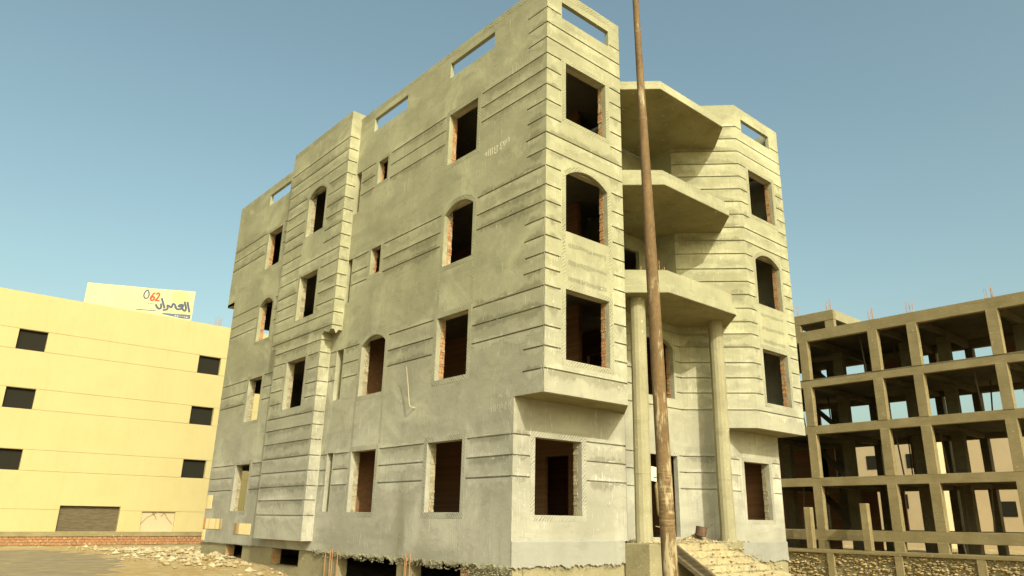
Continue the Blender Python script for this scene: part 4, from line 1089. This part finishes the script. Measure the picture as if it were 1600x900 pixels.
# stair flights inside
for si in range(1, 5):
    z0 = LV[si-1][1]; z1 = LV[si][1]
    for (ya, yb) in ((11.7, 14.6),):
        mb = MB(); x0, x1 = X0+6.2, X0+7.5
        mb.add([(x0, ya, z0), (x1, ya, z0), (x1, yb, z1), (x0, yb, z1), (x0, ya-.25, z0-.2), (x1, ya-.25, z0-.2), (x1, yb-.25, z1-.2), (x0, yb-.25, z1-.2)], [(0, 1, 2, 3), (7, 6, 5, 4), (0, 4, 5, 1), (1, 5, 6, 2), (2, 6, 7, 3), (3, 7, 4, 0)])
        mb.build('stair_flight', 'shaded_conc', K)
for si in range(1, 5): cbox('stair_wall', 'dark_conc', X0+7.6, X0+7.75, 12.0, 13.1, LV[si-1][1]+.002, LV[si][0], j=0, bev=0)
# some rear infill walls
for si, ya, yb in ((4, 14.2, 15), (3, 14.6, 15), (2, 14.4, 15), (4, .4, 2.6), (3, -3, -.2), (4, 7.3, 10.3), (3, 9.6, 10.4), (3, 7.2, 8.2), (2, 7.3, 8.6), (1, 9.4, 10.4), (0, 11.2, 13.2), (1, 11.2, 14.6), (1, 15.3, 19), (2, 13.8, 19), (0, 14, 19)):
    cbox('infill_wall', 'ibrick', X0+KD-.26, X0+KD-.1, ya, yb, (LV[si-1][1] if si else -1.6)+.002, LV[si][0]-.002, j=0, bev=0)
rp = random.Random(12)
for si in range(5):                                       # loose timber props left between the floors
    z0 = -1.5 if si == 0 else LV[si-1][1]; z1 = LV[si][0]+(.3 if si else 0)
    for _ in range(6):
        x, y = X0+rp.uniform(1, 8), rp.uniform(-3, 14); m = MB(); m.tube([(x, y, z0), (x+rp.uniform(-.3, .3), y+rp.uniform(-.3, .3), z1)], .045, 6); m.build('timber_prop', 'wood', K)
# roof stair house
ph = X0+1.5; zt = 14.63
for a in ((ph, ph+.3, 11.55, 12.1, 13.1, 13.98), (ph, ph+.3, 9.28, 9.9, 13.1, 13.98), (ph+4.6, ph+4.9, 9.28, 9.8, 13.1, 13.98), (ph+4.6, ph+4.9, 11.6, 12.1, 13.1, 13.98)): cbox('stair_house_column', 'frame_conc', *a)
cbox('stair_house_beam', 'frame_conc', ph-.004, ph+.3, 9.27, 12.12, 13.985, zt); cbox('stair_house_beam', 'concrete', ph+.301, ph+4.9, 9.27, 9.5, 13.985, zt); cbox('stair_house_beam', 'frame_conc', ph+.301, ph+4.9, 11.9, 12.12, 13.985, zt)
cbox('stair_house_roof', 'frame_conc', ph+.302, ph+4.88, 9.52, 11.88, zt-.2, zt-.01, j=0, bev=0)
rr = random.Random(77)
mb = MB()
for (x, y, z) in ((ph+.15, 9.55, zt), (ph+.15, 11.9, zt), (ph+4.6, 9.5, 13.6), (X0+.2, 6.4, 13.1), (X0+.2, 4.2, 13.1), (X0+4.5, 6.4, 13.1), (X0+.2, .15, 13.1), (X0+.2, -3.3, 13.1), (X0+4.5, .15, 13.1)):
    for q in range(7):
        a, b = rr.uniform(-.22, .22), rr.uniform(-.22, .22)
        mb = MB(); mb.tube([(x+a*.6, y+b, z-.1), (x+a*.6+rr.uniform(-.04, .04), y+b+rr.uniform(-.05, .05), z+rr.uniform(.45, .85))], .012, 5, cap=False); mb.build('starter_bar', 'rebar', K)
# stone plinth in front of it
PW = empty('plinth_wall', (31.4, 6, 0)); tag(PW, 'low rough stone wall along the foot of the bare concrete frame', 'wall')
mb = MB(); mb.box(30.9, 31.98, YL, YH, .1, .27, 0, .01); mb.build('coping', 'frame_conc', PW)
mb = MB(); mb.box(31.1, 31.95, YL, YH, -2.2, .1); mb.build('core', 'rough', PW)
for y in (-1.6, 2.2, 6.1, 9.8, 13.6): cbox('buttress', 'frame_conc', 30.92, 31.12, y-.2, y+.2, -2.0, .098, par=PW)
mb = MB(); rr = random.Random(3)
for _ in range(2300): mb.rock((31.06+rr.uniform(-.02, .05), rr.uniform(-3.4, 16), rr.uniform(-1.7, .08)), rr.uniform(.06, .15))
mb.build('rubble_face', 'sandstone', PW)['kind'] = 'stuff'
for q, (y, zt_) in enumerate(((10.98, 2.53), (7.66, 2.72))):
    mb = MB(); mb.box(30.98, 31.36, y-.2, y+.2, .272, zt_, 0, .015)
    tag(mb.build('concrete_post', 'frame_conc', bev=.02), ['free standing concrete post on the stone wall, nearest the grooved block', 'free standing concrete post on the stone wall, taller and farther right'][q], 'post', 'concrete posts on the stone wall')

# ------------------------------------------------------------------ far houses seen through the frame
def house(name, x0, x1, y0, y1, h, label, wins):
    o = empty(name, ((x0+x1)/2, (y0+y1)/2, 0)); tag(o, label, 'building')
    m = MB(); m.box(x0, x1, y0, y1, -.5, h); m.build('wall', 'tan', o)
    for (y, z, w, hh) in wins:
        m = MB(); m.box(x0-.03, x0-.004, y, y+w, z, z+hh); m.build('window', 'dark', o)
    m = MB(); m.box(x0+.1, x1-.1, y0+.1, y1-.1, h+.004, h+.15); m.build('roof', 'tan', o); return o
house('tan_house', 58, 70, 13, 29, 9.3, 'tan rendered house seen through the lower floors of the concrete frame', [(14.5, 6.4, 1.2, 1.2), (18, 6.4, 1.2, 1.2), (20.5, 3.0, 1.2, 1.2), (16, 3.0, 1.2, 1.2)])
house('tan_house', 60, 72, -4, 11.5, 8.6, 'lower tan house beyond the right end of the concrete frame', [(0, 5.6, 1.2, 1.2), (5, 5.6, 1.2, 1.2), (8.4, 2.4, 1.2, 1.2)])
